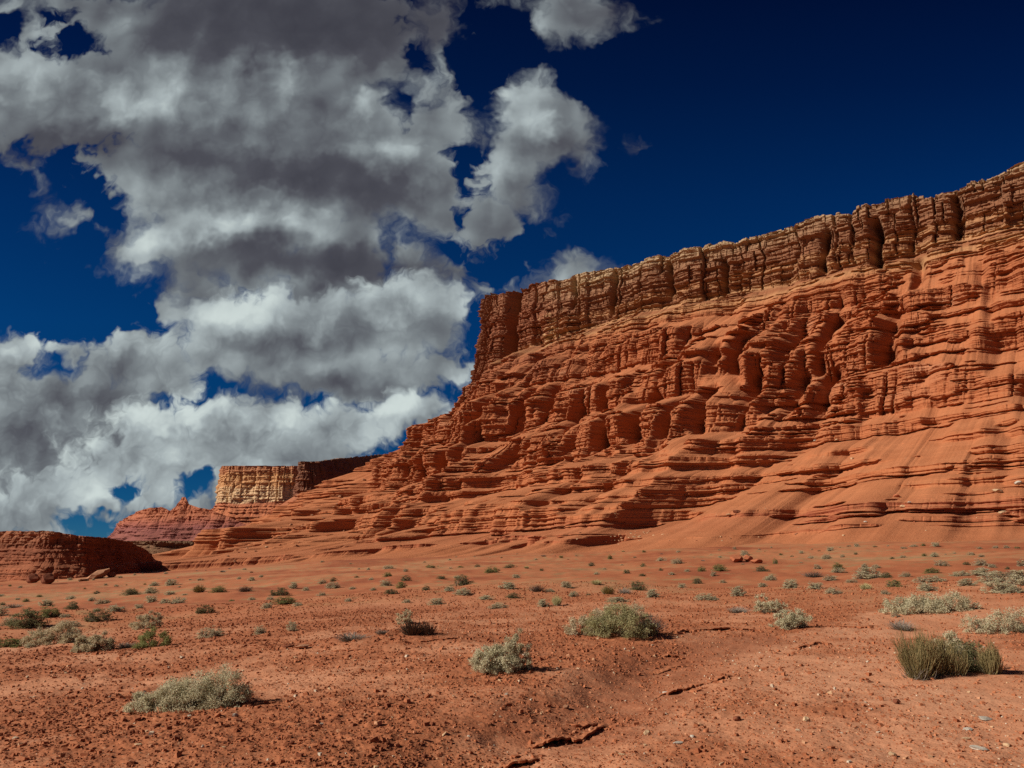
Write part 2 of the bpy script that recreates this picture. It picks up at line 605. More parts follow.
def rill_tint(x, y):
    """weight of the darker red along the floor and the left bank of the rill"""
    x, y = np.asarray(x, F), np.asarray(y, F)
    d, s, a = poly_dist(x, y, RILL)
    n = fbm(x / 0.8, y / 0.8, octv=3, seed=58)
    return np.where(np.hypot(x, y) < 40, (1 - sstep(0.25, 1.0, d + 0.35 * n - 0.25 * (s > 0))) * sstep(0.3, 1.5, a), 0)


def at(px, py):
    u, w = ray(px, py)
    d = np.concatenate([np.linspace(2, 40, 4000), np.geomspace(40, 480, 3000)]).astype(F)
    k = np.argmax(CAM_Z + w * d < ground_z(u * d, d, fine=False))
    if k == 0: k = len(d) - 1
    d = float(d[k])
    return u * d, d, float(ground_z(np.array([u * d]), np.array([d]))[0])


def build_ground():
    m, nt, b = new_mat('red_clay', 0.95)
    p = position(nt)
    zone = attr(nt, 'clods')
    far = attr(nt, 'distance')
    n1 = noise(nt, p, 0.35, 5.0, 0.6)
    n2 = noise(nt, p, 6.0, 5.0, 0.7)
    n3 = noise(nt, p, 45.0, 3.0, 0.7)
    n0 = noise(nt, p, 0.045, 4.0, 0.55)
    sand = ramp(nt, n1, [(0.3, (0.41, 0.160, 0.077)), (0.5, (0.48, 0.207, 0.108)), (0.72, (0.53, 0.262, 0.148))])
    clod = ramp(nt, n2, [(0.25, (0.24, 0.076, 0.033)), (0.5, (0.33, 0.110, 0.047)), (0.75, (0.41, 0.150, 0.068))])
    k = (zone + (n2 - 0.5) * 0.9 + (n1 - 0.5) * 0.5).step(0.2, 0.85)
    c = mix(nt, k, sand, clod)
    # far flats: bands of rust red and paler silt
    fcol = ramp(nt, n0 + (n1 - 0.5) * 0.35, [(0.36, (0.27, 0.075, 0.033)), (0.46, (0.36, 0.115, 0.049)), (0.54, (0.40, 0.145, 0.064)), (0.66, (0.41, 0.19, 0.092))])
    c = mix(nt, far.step(14.0, 40.0), c, fcol)
    # thin dry herb cover between the shrubs of the flats
    herb = (noise(nt, p, 0.8, 4.0, 0.75) + (n0 - 0.5) * 0.5).step(0.52, 0.66) * far.step(16.0, 45.0) * (1.0 - far.step(170.0, 260.0)) * 0.75
    c = mix(nt, herb, c, (0.25, 0.185, 0.085))
    rill_red = attr(nt, 'rill_red') * (n2 * 1.4).min(1.0)
    c = mix(nt, rill_red, c, (0.27, 0.088, 0.040))  # darker red mixed in along the rill floor and its left bank
    c = hsv(nt, c, (1.0 + (n3 - 0.5) * 0.7) * (1.0 + (n2 - 0.5) * 0.35))
    vo = voronoi(nt, p, 28.0)
    chips = (noise(nt, p, 26.0, 1.0, 0.5)).step(0.68, 0.72) * 0.55
    c = mix(nt, chips, c, (0.50, 0.30, 0.17))
    set_col(nt, b, c)
    bump(nt, b, n2 * 0.6 + n3 * 0.35 + vo * 0.3, 0.7, 0.02)
    # rows by the depression angle, columns dense where the photo looks
    rows = np.concatenate([[0.0, 1.0, 2.0], 1.6 / np.tan(np.linspace(math.radians(28), math.radians(1.25), 760)), np.geomspace(75, 480, 190), np.geomspace(520, 14000, 26)]).astype(F)
    az = np.concatenate([np.linspace(-180, -48, 40), np.linspace(-46, -38, 60), np.linspace(-37.9, 37.9, 1150), np.linspace(38, 46, 60), np.linspace(48, 180, 40)])
    az = np.radians(az).astype(F)
    R, A = np.meshgrid(rows, az, indexing='ij')
    X, Y = R * np.sin(A), R * np.cos(A)
    Z = ground_z(X, Y)
    Z = Z - np.where(R > 500, 0.0, 0.0)
    o = new_mesh('ground', np.stack([X, Y, Z], -1), grid_faces(*R.shape)[:, ::-1], m, smooth=True,
                 attrs={'clods': clod_zone(X, Y), 'distance': R, 'rill_red': rill_tint(X, Y)})
    tag(o, kind='structure')
    return o


GROUND = build_ground()


def build_ledges():
    """thin mudstone beds lifted along their front edge, casting the gap below them into shade"""
    rng = np.random.default_rng(8)
    names = ['long broken ledge across the centre behind the rill', 'low ledge behind the round silvery shrub', 'short ledge at the upper end of the rill', 'short dark ledge left of the big wiry shrub', 'thin crack edge on the right bank of the rill',
             'long thin ledge along the right bank of the rill', 'lowest ledge on the left bank of the rill', 'small ledge above the lowest one on the left bank', 'longest ledge on the left bank of the rill', 'upper ledge on the left bank of the rill', 'small ledge beside the flat brown slab',
             'faint ledge left of the flat brown slab', 'faint ledge below the dead shrub', 'faint ledge behind the leaning silvery shrub', 'faint ledge before the touching pair of shrubs', 'faint ledge below the grey-brown pair of shrubs']
    for i, ((pts, h), label) in enumerate(zip(SCARPS_W, names)):
        P = np.array(pts)
        P = P[np.argsort(P[:, 0])]
        seg = np.hypot(*np.diff(P, axis=0).T)
        a = np.concatenate([[0], np.cumsum(seg)])
        n = max(12, int(a[-1] / 0.03))
        t = np.linspace(0, a[-1], n)
        x, y = np.interp(t, a, P[:, 0]).astype(F), np.interp(t, a, P[:, 1]).astype(F)
        jag = 0.16 * perlin(t / .35, i, 0, 71) + .08 * perlin(t / .09, i, 0, 72) + .30 * perlin(t / 1.3, i, 0, 73)
        k, e = blocks(t, .22, 74 + i)
        jag = jag + .10 * (h01(k, 75) - .5)
        pres = perlin(t / .8, i * 3.1, 0, 76) + .25 > 0
        lift = 0.75 * h * np.maximum(0.02, 0.75 + 1.5 * perlin(t / .6, i, 0, 77)) * np.clip(np.minimum(t, a[-1] - t) / .3, .15, 1)
        th = 0.016 + 0.014 * h01(k, 78)
        y0 = y + jag
        depth = 0.35 + .25 * h01(k, 79)
        rows = []
        g0 = ground_z(x, y0, fine=False)
        for q in (1.0, 0.5, 0.08, 0.0):
            dy = depth * q
            f = 1 - dy / depth
            gz = ground_z(x, y0 + dy, fine=False)
            zz = gz + lift * f + .010 * perlin(x / .06, (y0 + dy) / .06, 0, 80) - .03 * (1 - f)
            rows.append(np.stack([x, y0 + dy, zz + (0 if q > 0 else -.006)], -1))
        low = rows[-1] - np.stack([x * 0, x * 0 - 0.015, th], -1)
        back = rows[0] - np.stack([x * 0, x * 0, x * 0 + .06], -1)
        rows += [low, back]
        V = np.array(rows, F)
        FA = grid_faces(len(rows), n)
        keep = np.ones(len(FA), bool)
        o = new_mesh('ledge', V, FA[keep], GROUND.data.materials[0], attrs={'clods': np.full(V.shape[:2], .75), 'distance': np.full(V.shape[:2], 8.0)})
        tag(o, label, 'rock ledge')


build_ledges()

# ------------------------------------------------------------------ bedded cliffs
def smooth_path(pts, step, sigma):
    pts = np.asarray(pts, float)
    seg = np.hypot(*np.diff(pts, axis=0).T)
    s = np.concatenate([[0], np.cumsum(seg)])
    ss = np.arange(0, s[-1], step)
    P = np.stack([np.interp(ss, s, pts[:, 0]), np.interp(ss, s, pts[:, 1])], -1)
    n = int(3 * sigma / step)
    k = np.exp(-0.5 * (np.arange(-n, n + 1) * step / sigma) ** 2)
    k /= k.sum()
    Q = np.pad(P, ((n, n), (0, 0)), mode='edge')
    # keep the ends straight
    for j in range(n):
        Q[n - 1 - j] = 2 * P[0] - P[j + 1]
        Q[-n + j] = 2 * P[-1] - P[-2 - j]
    P = np.stack([np.convolve(Q[:, i], k, 'valid') for i in (0, 1)], -1)
    T = np.gradient(P, axis=0)
    T /= np.linalg.norm(T, axis=1)[:, None]
    N = np.stack([-T[:, 1], T[:, 0]], -1)          # left of the walk; flipped by the caller if need be
    return P, N


def contour_sampling(P, N, d, spacing):
    """resample a rim so that the contour d metres out is evenly sampled; returns rim points, normals, arc length there"""
    C = P + N * d
    seg = np.hypot(*np.diff(C, axis=0).T)
    a = np.concatenate([[0], np.cumsum(seg)])
    l = [0.0]
    while l[-1] < a[-1]:
        l.append(l[-1] + spacing(np.interp(l[-1], a, C[:, 0]), np.interp(l[-1], a, C[:, 1])))
    l = np.array(l[:-1])
    R = np.stack([np.interp(l, a, P[:, i]) for i in (0, 1)], -1)
    M = np.stack([np.interp(l, a, N[:, i]) for i in (0, 1)], -1)
    M /= np.linalg.norm(M, axis=1)[:, None]
    return R, M, l


def zmean(A, zrow, half):
    """running mean down the rows over +-half metres of height, done twice"""
    n = len(zrow)
    dz = np.abs(np.gradient(zrow)).astype(np.float64)
    lo = np.searchsorted(-zrow, -(zrow + half), 'left')
    hi = np.maximum(np.searchsorted(-zrow, -(zrow - half), 'right'), lo + 1)
    wc = np.concatenate([[0], np.cumsum(dz)])
    for _ in range(2):
        c = np.concatenate([np.zeros((1, A.shape[1])), np.cumsum(A.astype(np.float64) * dz[:, None], axis=0)])
        A = (c[hi] - c[lo]) / (wc[hi] - wc[lo])[:, None]
    return A.astype(F)


def lmean(A, step, half):
    """running mean along the face over +-half metres, done three times"""
    k = max(1, int(half / step))
    for _ in range(3):
        B = np.pad(A.astype(np.float64), ((0, 0), (k + 1, k)), mode='edge')
        c = np.cumsum(B, axis=1)
        A = (c[:, 2 * k + 1:] - c[:, :-2 * k - 1]) / (2 * k + 1)
    return A.astype(F)


def steady(D, zrow, step, lhalf, zhalf):
    """let single beds step in and out, but keep the whole face near its mean profile"""
    base = lmean(D, step, lhalf)
    dev = D - base
    return base + dev - zmean(dev, zrow, zhalf)


def ribs(l, z, lam, seed, zk=0.02):
    """rounded buttresses with sharp clefts between: 0 in the cleft, about 1 on the bulge"""
    n = perlin(l / lam + 0.6 * perlin(l / (lam * 3), z * zk * 2, 0, seed + 7), z * zk, 0, seed)
    return np.clip(np.abs(n) * 2.2, 0, 1) ** 0.6


def main_cliff():
    rim = [(560, 40), (480, 100), (205, 294), (120, 357), (49, 408), (-8, 449), (-17, 456), (-17, 465), (-2, 480), (30, 560), (120, 700)]
    P, N = smooth_path(rim, 0.5, 6.0)
    N = -N if (N[200] @ np.array([-.59, -.81])) < 0 else N

    def spacing(x, y):
        return 0.30 if x / max(y, 1) < 0.95 and y < 600 else 1.6
    R, M, l = contour_sampling(P, N, 60.0, spacing)
    l = l.astype(F)
    nl = len(l)
    px = 512 + FPX * np.array([0] * nl)
    # screen bearing of each rim point, used to look measured heights up along the rim
    bear = np.degrees(np.arctan2(R[:, 0], R[:, 1])).astype(F)
    prow_l = float(l[np.argmin(np.abs(R[:, 0] + 17) + np.abs(R[:, 1] - 458))])
    al = (prow_l - l).astype(F)                    # metres along the contour from the prow, + towards the right end
    H = np.interp(al, CL_AL, CL_H).astype(F)
    foot = np.interp(al, CL_AL, CL_FOOT).astype(F)
    dip = np.interp(al, CL_AL, CL_DIP).astype(F)
    capb = np.interp(al, CL_AL, CL_CAP).astype(F)  # height of the bottom of the cap cliff, before dip
    # rows: even along the mean profile
    zz = np.linspace(152, -16, 4000).astype(F)
    cotm = np.interp(zz, [-16, 0, 5, 12, 30, 44, 62, 82, 104, 118, 152], [8, 8, 6, 4, 2.5, 1.2, 1.0, 1.0, .7, .3, .1])
    arc = np.concatenate([[0], np.cumsum(np.hypot(np.diff(zz), cotm[1:] * np.abs(np.diff(zz))))])
    nz = 860
    # finer on the steep rock than on the apron
    wgt = np.interp(zz, [-16, 0, 12, 30, 152], [.35, .6, .8, 1.0, 1.25])
    arc2 = np.cumsum(wgt * np.gradient(arc))
    zrow = np.interp(np.linspace(arc2[0], arc2[-1], nz), arc2, zz).astype(F)
    frac = (152 - zrow) / 168.0
    Z = (H[None, :] - frac[:, None] * (H[None, :] + 16)).astype(F)
    L = np.broadcast_to(l, Z.shape)
    lw = L + 1.2 * perlin(L / 30, Z / 25, 0, 91)
    # stratum height: beds undulate a little along the face
    st = Z - dip[None, :] + 0.8 * perlin(L / 70, 0, 0, 4) + 0.25 * perlin(L / 17, 0, 0, 5)

    def band(lo, hi, cut, seed, lam=35.0, soft=0.22):
        w = 1.0
        inside = sstep(lo - 1.2, lo + 0.3, st) * (1 - sstep(hi - 1.5, hi + 1.2, st))
        cut = cut + 0.9 * (1 - sstep(8, 44, np.broadcast_to(al, st.shape))) + 0.30 * sstep(262, 285, np.broadcast_to(al, st.shape)) * (lo > 25)
        pres = sstep(cut - soft, cut + soft, fbm(L / lam, Z / 60, 0, octv=3, seed=seed, gain=.6))
        return inside * pres
    cap = sstep(capb[None, :] - 1, capb[None, :] + 1.5, st + 1.5 * perlin(L / 9, 0, 0, 17))
    m = cap.copy()
    for lo, hi, cut, seed in ((88, 102, -0.16, 101), (64, 77, -0.28, 102), (44, 55, -0.26, 103), (106, 110, 0.0, 104), (80.5, 83.5, -.05, 105),
                              (33, 38, 0.0, 106), (58.5, 60.5, 0.05, 107), (28, 30.5, -0.05, 108), (22.5, 25, -0.02, 109), (18, 19.6, -.05, 110), (14, 15.4, 0.0, 111), (9.5, 10.6, 0.05, 112), (112, 115, -.1, 113)):
        m = np.maximum(m, band(lo, hi, cut, seed))
    # many thin hard beds that come and go
    thin = perlin(st * 0.27 + 3.3, L / 90, 0, 120) + 0.55 * perlin(st * 0.75, L / 45, 0, 121) + 0.60 * fbm(L / 22, Z / 30, 0, octv=3, seed=122, gain=.65)
    shoulder = 0.30 * (1 - sstep(-15, 10, al))[None, :]
    thin = sstep(0.16, 0.24, thin - shoulder - 0.05 * sstep(40, 60, st)) * sstep(2, 5, st)
    thin2 = sstep(0.30, 0.40, -0.02 * sstep(40, 60, st) + perlin(st * 1.1, L / 60, 0, 124) + 0.5 * fbm(L / 20, Z / 30, 0, octv=2, seed=125)) * sstep(2, 5, st)
    m = np.maximum(m, np.maximum(thin, 0.8 * thin2) * 0.92)
    cot_s = np.interp(zrow, [-16, 0, 4, 9, 16, 30, 44, 60, 104, 118, 152], [6, 4.6, 3.2, 2.8, 2.5, 2.1, 1.7, 1.4, 1.2, .9, .5]).astype(F)
    cot_s = cot_s[:, None] * (1 + 0.35 * perlin(L / 24, Z / 14, 0, 130))
    dz = np.abs(np.gradient(Z, axis=0))
    hard = 0.03 + 0.07 * sstep(0, 1, perlin(L / 12, Z / 9, 0, 131) + .5)
    Ds = np.cumsum(cot_s * (1 - m) * dz, axis=0)
    Dc = np.cumsum(hard * m * dz, axis=0)
    i0 = np.argmin(np.abs(Z - 1.0), axis=0)
    k = (foot - Dc[i0, np.arange(nl)]) / Ds[i0, np.arange(nl)]
    kk = 1 + (k[None, :] - 1) * (1 - 0.0 * Z)
    D = Ds * kk + Dc
    D = steady(D, zrow, 0.30, 20.0, 20.0)
    # buttresses and clefts
    up = sstep(8, 60, Z)
    amp = 1.2 + 8.5 * sstep(6, 48, Z) - 3.5 * sstep(100, 122, Z)
    r1 = ribs(lw, Z, 19.0, 140, .025)
    r0 = ribs(lw + 40, Z, 46.0, 150, .012)
    main = 0.0
    for lo, hi in ((88, 102), (64, 77), (44, 55)):
        main = np.maximum(main, sstep(lo - 9, lo + 1, st) * (1 - sstep(hi - 1, hi + 8, st)))
    main = np.maximum(main, sstep(-6, 3, st - capb[None, :]))
    quiet = (1 - 0.55 * sstep(262, 290, al)[None, :]) * (0.12 + 0.88 * np.maximum(sstep(12, 50, al)[None, :], cap))
    D = D + quiet * amp * (0.04 + 0.28 * main) * (r1 - 0.55) + quiet * (0.4 + 1.2 * up + 1.6 * main) * (r0 - 0.6)
    # the great buttresses between the surveyed clefts
    aw = prow_l - lw
    for gl, lo, hi, A in ((CL_GULLY_UP, 80, 106, 6.5), (CL_GULLY_LOW, 40, 80, 5.0)):
        g = np.array(gl, F)
        j = np.clip(np.searchsorted(g, aw), 1, len(g) - 1)
        a0, a1 = g[j - 1], g[j]
        t = np.clip((aw - a0) / (a1 - a0), 0, 1)
        bul = np.clip(np.minimum(t * 1.25, (1 - t) * 2.6) * 1.5, 0, 1) ** 0.55
        inz = sstep(lo - 6, lo + 2, st) * (1 - sstep(hi - 4, hi + 4, st))
        inl = sstep(g[0] - 4, g[0] + 4, aw) * (1 - sstep(g[-1] - 6, g[-1] + 2, aw))
        D = D + quiet * A * (0.22 + 0.85 * m) * inz * inl * (bul - 0.62)
    # aprons of debris fan out below them
    fan = ribs(lw + 17, Z * 0, 24.0, 145, 0.0)
    D = D + 3.6 * sstep(10, 70, al)[None, :] * sstep(3, 12, Z) * (1 - sstep(34, 50, Z)) * (fan - 0.6)
    mm = np.maximum(np.maximum(m * main, 0.12), 0.35 * m)
    r2 = ribs(lw + 1.2 * perlin(L / 5, Z / 5, 0, 160), Z, 6.5, 161, .05)
    r3 = ribs(L, Z, 2.4, 171, .12)
    steep = mm * sstep(6, 25, Z)
    D = D + steep * (1 - 0.55 * cap) * (1.0 * (r2 - 0.55) + 0.25 * (r3 - 0.5))
    # rills on the slopes between
    soft = (1 - m) * sstep(2, 12, Z)
    D = D + soft * (0.8 * (ribs(lw, Z, 5.0, 181, .01) - .5) + 0.25 * (ribs(L, Z, 1.6, 185, .03) - .5))
    # hard beds overhang the soft ones under them
    lip = fbm(st * 0.8, L / 40, Z * 0, octv=3, seed=190, gain=.7)
    D = D + sstep(2, 8, Z) * (0.95 * m + 0.55 * lip * (0.4 + m) + 1.4 * thin + 0.7 * thin2)
    # beds inside the cliffs, block joints, fallen blocks
    k1, e1 = blocks(L + 1.5 * np.round(st / 9.5) * h01(np.floor(st / 9.5).astype(np.int64), 5), 6.4, 11)
    row = np.floor((st + 1.0 * h01(k1, 3)) / 9.5).astype(np.int64)
    off = h01(k1 * 7 + row * 131, 9)
    D = D + cap * (1.9 * (off - 0.5) - 2.2 * (1 - sstep(0.05, 0.55, e1)) * (h01(k1, 77) > .62))
    k5, e5 = blocks(L + 2.5 * perlin(Z / 12, L / 40, 0, 56), 15.0, 57)
    D = D + cap * (4.2 * (h01(k5, 58) - 0.5) - 2.0 * (1 - sstep(0.1, 1.1, e5)) * (h01(k5, 59) > .4))
    # squared-off buttresses: each band breaks along its own joints
    bi = (st > 60).astype(np.int64) + (st > 83)
    k3, e3 = blocks(lw + bi * 37.0 + 0.10 * Z, 10.0, 51)
    k4, e4 = blocks(lw + bi * 11.0, 4.6, 52)
    bm = m * main * (1 - cap)
    D = D + quiet * bm * (5.0 * (h01(k3 + bi * 17, 53) - 0.5) + 1.2 * (h01(k4 + bi * 29, 54) - 0.5) - 1.6 * (1 - sstep(0.1, 0.9, e3)) - 0.35 * (1 - sstep(0.05, 0.5, e4)))
    k2, e2 = blocks(L + 3 * h01(np.floor(st / 3.4).astype(np.int64), 6), 2.6, 12)
    row2 = np.floor(st / 3.4).astype(np.int64)
    off2 = h01(k2 * 13 + row2 * 57, 19)
    D = D + m * (0.30 + .25 * cap) * (1.1 * (off2 - 0.5) - 0.7 * (1 - sstep(0.02, 0.25, e2)))
    beds = perlin(st * 0.9, L / 70, 0, 200) + 0.6 * perlin(st * 2.1, L / 40, 0, 201)
    lowcap = cap * (1 - sstep(capb[None, :] + 8, capb[None, :] + 16, st))
    D = D + m * (0.55 + 0.9 * lowcap) * beds
    D = D + 0.30 * fbm(L / 2.2, Z / 1.6, D / 2.5, octv=3, seed=210, gain=.6) * (0.18 + 0.85 * m * np.maximum(main, .4)) * sstep(2, 10, Z)
    # dark recesses cut back into the middle cliffs
    rng = np.random.default_rng(5)
    for c_al, zc, hh, w, dep in CL_SLOTS:
        w, dep = w * 1.15, dep * 1.35
        lc = prow_l - c_al
        path = lc + 2.0 * perlin(Z / 9, 0.5, 0, int(abs(c_al) * 10)) + (zc - Z) * 0.03
        D = D - dep * np.exp(-((L - path) / w) ** 2) * sstep(zc - hh - 3, zc - hh + 2, Z) * (1 - sstep(zc + hh - 3, zc + hh + 3, Z))
    # smooth clay skirts at the very foot
    X = R[None, :, 0] + M[None, :, 0] * D
    Y = R[None, :, 1] + M[None, :, 1] * D
    # broken rim
    kr, er = blocks(l, 5.5, 33)
    kr2, er2 = blocks(l, 1.5, 34)
    kr3, er3 = blocks(l, 13.0, 39)
    zr = 2.0 * (h01(kr, 35) - .5) * (h01(kr3, 40) > .4) + 2.2 * (h01(kr3, 43) - .5) + 0.5 * (h01(kr2, 36) - .5) + 2.2 * perlin(l / 22, 0, 0, 37) + 1.0 * perlin(l / 9, 0, 0, 38)
    Z = Z + zr[None, :] * sstep(-6, 0, Z - H[None, :])
    # the mesa top behind the rim
    tops = []
    for dd, up_ in ((1.5, 0.2), (4, 0.6), (10, 1.0), (25, 1.5), (70, 2.5)):
        jag = 0.8 * perlin(l / 4, dd, 0, 41)
        tops.append(np.stack([R[:, 0] - M[:, 0] * dd + X[0] - R[:, 0], R[:, 1] - M[:, 1] * dd + Y[0] - R[:, 1], Z[0] + up_ * .6 + jag * (dd < 20)], -1))
    V = np.concatenate([np.array(tops[::-1], F), np.stack([X, Y, Z], -1)], 0)
    ST = np.concatenate([np.repeat(st[:1], 5, 0), st], 0)
    HD = np.concatenate([np.repeat(m[:1] * 0, 5, 0), m], 0)
    return V, ST, HD, al, prow_l


def red_cliff_material():
    stops = [(-6, (0.37, 0.122, 0.050)), (4, (0.33, 0.103, 0.044)), (8, (0.29, 0.082, 0.039)), (12, (0.39, 0.132, 0.053)), (30, (0.38, 0.126, 0.050)), (60, (0.325, 0.100, 0.039)), (84, (0.325, 0.101, 0.039)),
             (100, (0.31, 0.096, 0.038)), (112, (0.31, 0.108, 0.044)), (117, (0.40, 0.205, 0.092)), (121, (0.22, 0.080, 0.036)), (124, (0.40, 0.215, 0.100)), (127, (0.20, 0.078, 0.037)), (131, (0.37, 0.190, 0.090)), (134, (0.20, 0.082, 0.040)), (143, (0.26, 0.128, 0.068)), (147, (0.30, 0.178, 0.098)), (149.5, (0.40, 0.275, 0.155)), (154, (0.42, 0.30, 0.175))]
    m, nt, b, c, k = cliff_material('red_bedded_rock', stops, -6, 154, ((0.395, 0.135, 0.055), (0.45, 0.168, 0.073)), 0.75, dust_top=112.0)
    hd = attr(nt, 'hardness')
    # iron-brown varnish on the bare rock faces
    var = hd * (k['patch'] + (k['beds'] - 0.5) * 0.6).step(0.35, 0.75, 0.0, 0.55)
    c = mix(nt, var, c, hsv(nt, c, 0.62))
    # the end tower and the mouths of the clefts carry a heavier red-brown varnish
    x, y, z = split(nt, k['p'])
    tower = (x + (k['patch'] - 0.5) * 40.0).step(8.0, 40.0, 0.85, 0.0) * hd.max(0.35) * z.step(78.0, 90.0)
    c = mix(nt, tower, c, hsv(nt, mix(nt, k['beds'], (0.17, 0.058, 0.030), (0.29, 0.105, 0.050)), 0.75 + k['grain'] * 0.5))
    # pale limey streak of talus under the cap, and pale chips
    p = k['p']
    x, y, z = split(nt, p)
    pale = noise(nt, p, 0.35, 5.0, 0.75)
    near_streak = vec_op(nt, 'LENGTH', vec_op(nt, 'MULTIPLY', vec_op(nt, 'SUBTRACT', p, CL_STREAK), (1 / 9.0, 1 / 12.0, 1 / 20.0)))
    c = mix(nt, (pale - near_streak * 0.16).step(0.42, 0.50) * 0.75, c, (0.52, 0.34, 0.17))
    chip = noise(nt, p, 1.1, 2.0, 0.5).step(0.735, 0.76) * k['nz'].step(0.3, 0.6) * 0.6
    c = mix(nt, chip, c, (0.52, 0.33, 0.20))
    lime = noise(nt, p, 0.05, 3.0, 0.6).step(0.56, 0.66) * hd * k['st'].step(40.0, 66.0) * (1.0 - k['st'].step(96.0, 104.0)) * k['beds'].step(0.4, 0.6) * 0.5
    c = mix(nt, lime, c, (0.48, 0.25, 0.14))
    set_col(nt, b, c)
    bump(nt, b, k['grain'] + noise(nt, p, 9.0, 3.0, 0.6) * 0.3, 0.55, 0.35)
    return m


# heights measured along the rim: metres of contour from the prow (+ to the right) -> rim height, foot distance, dip of the beds, bottom of the cap
CL_AL = [-400, -120, -40, -5, 10, 25, 60, 110, 160, 220, 280, 400, 700]
CL_H = [120, 140, 150, 150, 150, 150, 150, 150, 150, 150, 150, 162, 165]
CL_FOOT = [156, 154, 154, 155, 158, 164, 180, 184, 190, 195, 200, 200, 200]
CL_DIP = [-12, -12, -12, -12, -12, -11, -10, -6, -2, 0, 3, 5, 5]
CL_CAP = [100, 98, 98, 97, 97, 98, 122, 125, 124, 122, 124, 127, 127]
# clefts: metres of contour, centre height, half height, half width, depth
CL_SLOTS = [(243, 80, 14, 2.0, 8), (267, 80, 13, 2.6, 9), (212, 80, 9, 2.0, 8), (183, 80, 7, 1.8, 6), (203, 78, 7, 1.8, 6), (231, 82, 9, 2.4, 6), (273, 112, 9, 2.0, 7),
            (236, 134, 10, 1.3, 7), (258, 132, 12, 1.6, 8), (188, 132, 10, 1.5, 6), (128, 136, 11, 1.3, 6), (62, 120, 30, 3.0, 16), (39, 112, 14, 1.4, 5), (160, 138, 9, 1.2, 5), (104, 140, 8, 1.2, 5), (288, 138, 9, 1.4, 6),
            (222, 60, 8, 2.2, 6), (247, 58, 10, 2.4, 8), (237, 57, 9, 2.6, 6), (207, 54, 9, 2.2, 7), (180, 54, 10, 2.8, 8), (196, 52, 9, 2.0, 7), (85, 48, 8, 2.4, 7), (94, 50, 8, 2.0, 6),
            (140, 57, 7, 2.0, 7), (110, 72, 8, 2.2, 5), (122, 73, 8, 2.2, 6), (152, 72, 8, 1.8, 5), (165, 50, 8, 1.8, 5), (70, 72, 7, 1.8, 4), (128, 48, 7, 1.8, 5)]
CL_GULLY_UP = [168, 183, 203, 214, 231, 244, 268, 284]
CL_GULLY_LOW = [62, 72, 85, 94, 110, 122, 140, 152, 165, 181, 197, 208, 222, 237, 248, 264]
CL_STREAK = (20.0, 418.0, 118.0)
cv, cst, chd, cal, prow_l = main_cliff()
cliff = new_mesh('red_cliff', cv, grid_faces(cv.shape[0], cv.shape[1])[:, ::-1], red_cliff_material(), smooth=False, attrs={'stratum': cst, 'hardness': chd})
tag(cliff, kind='structure')

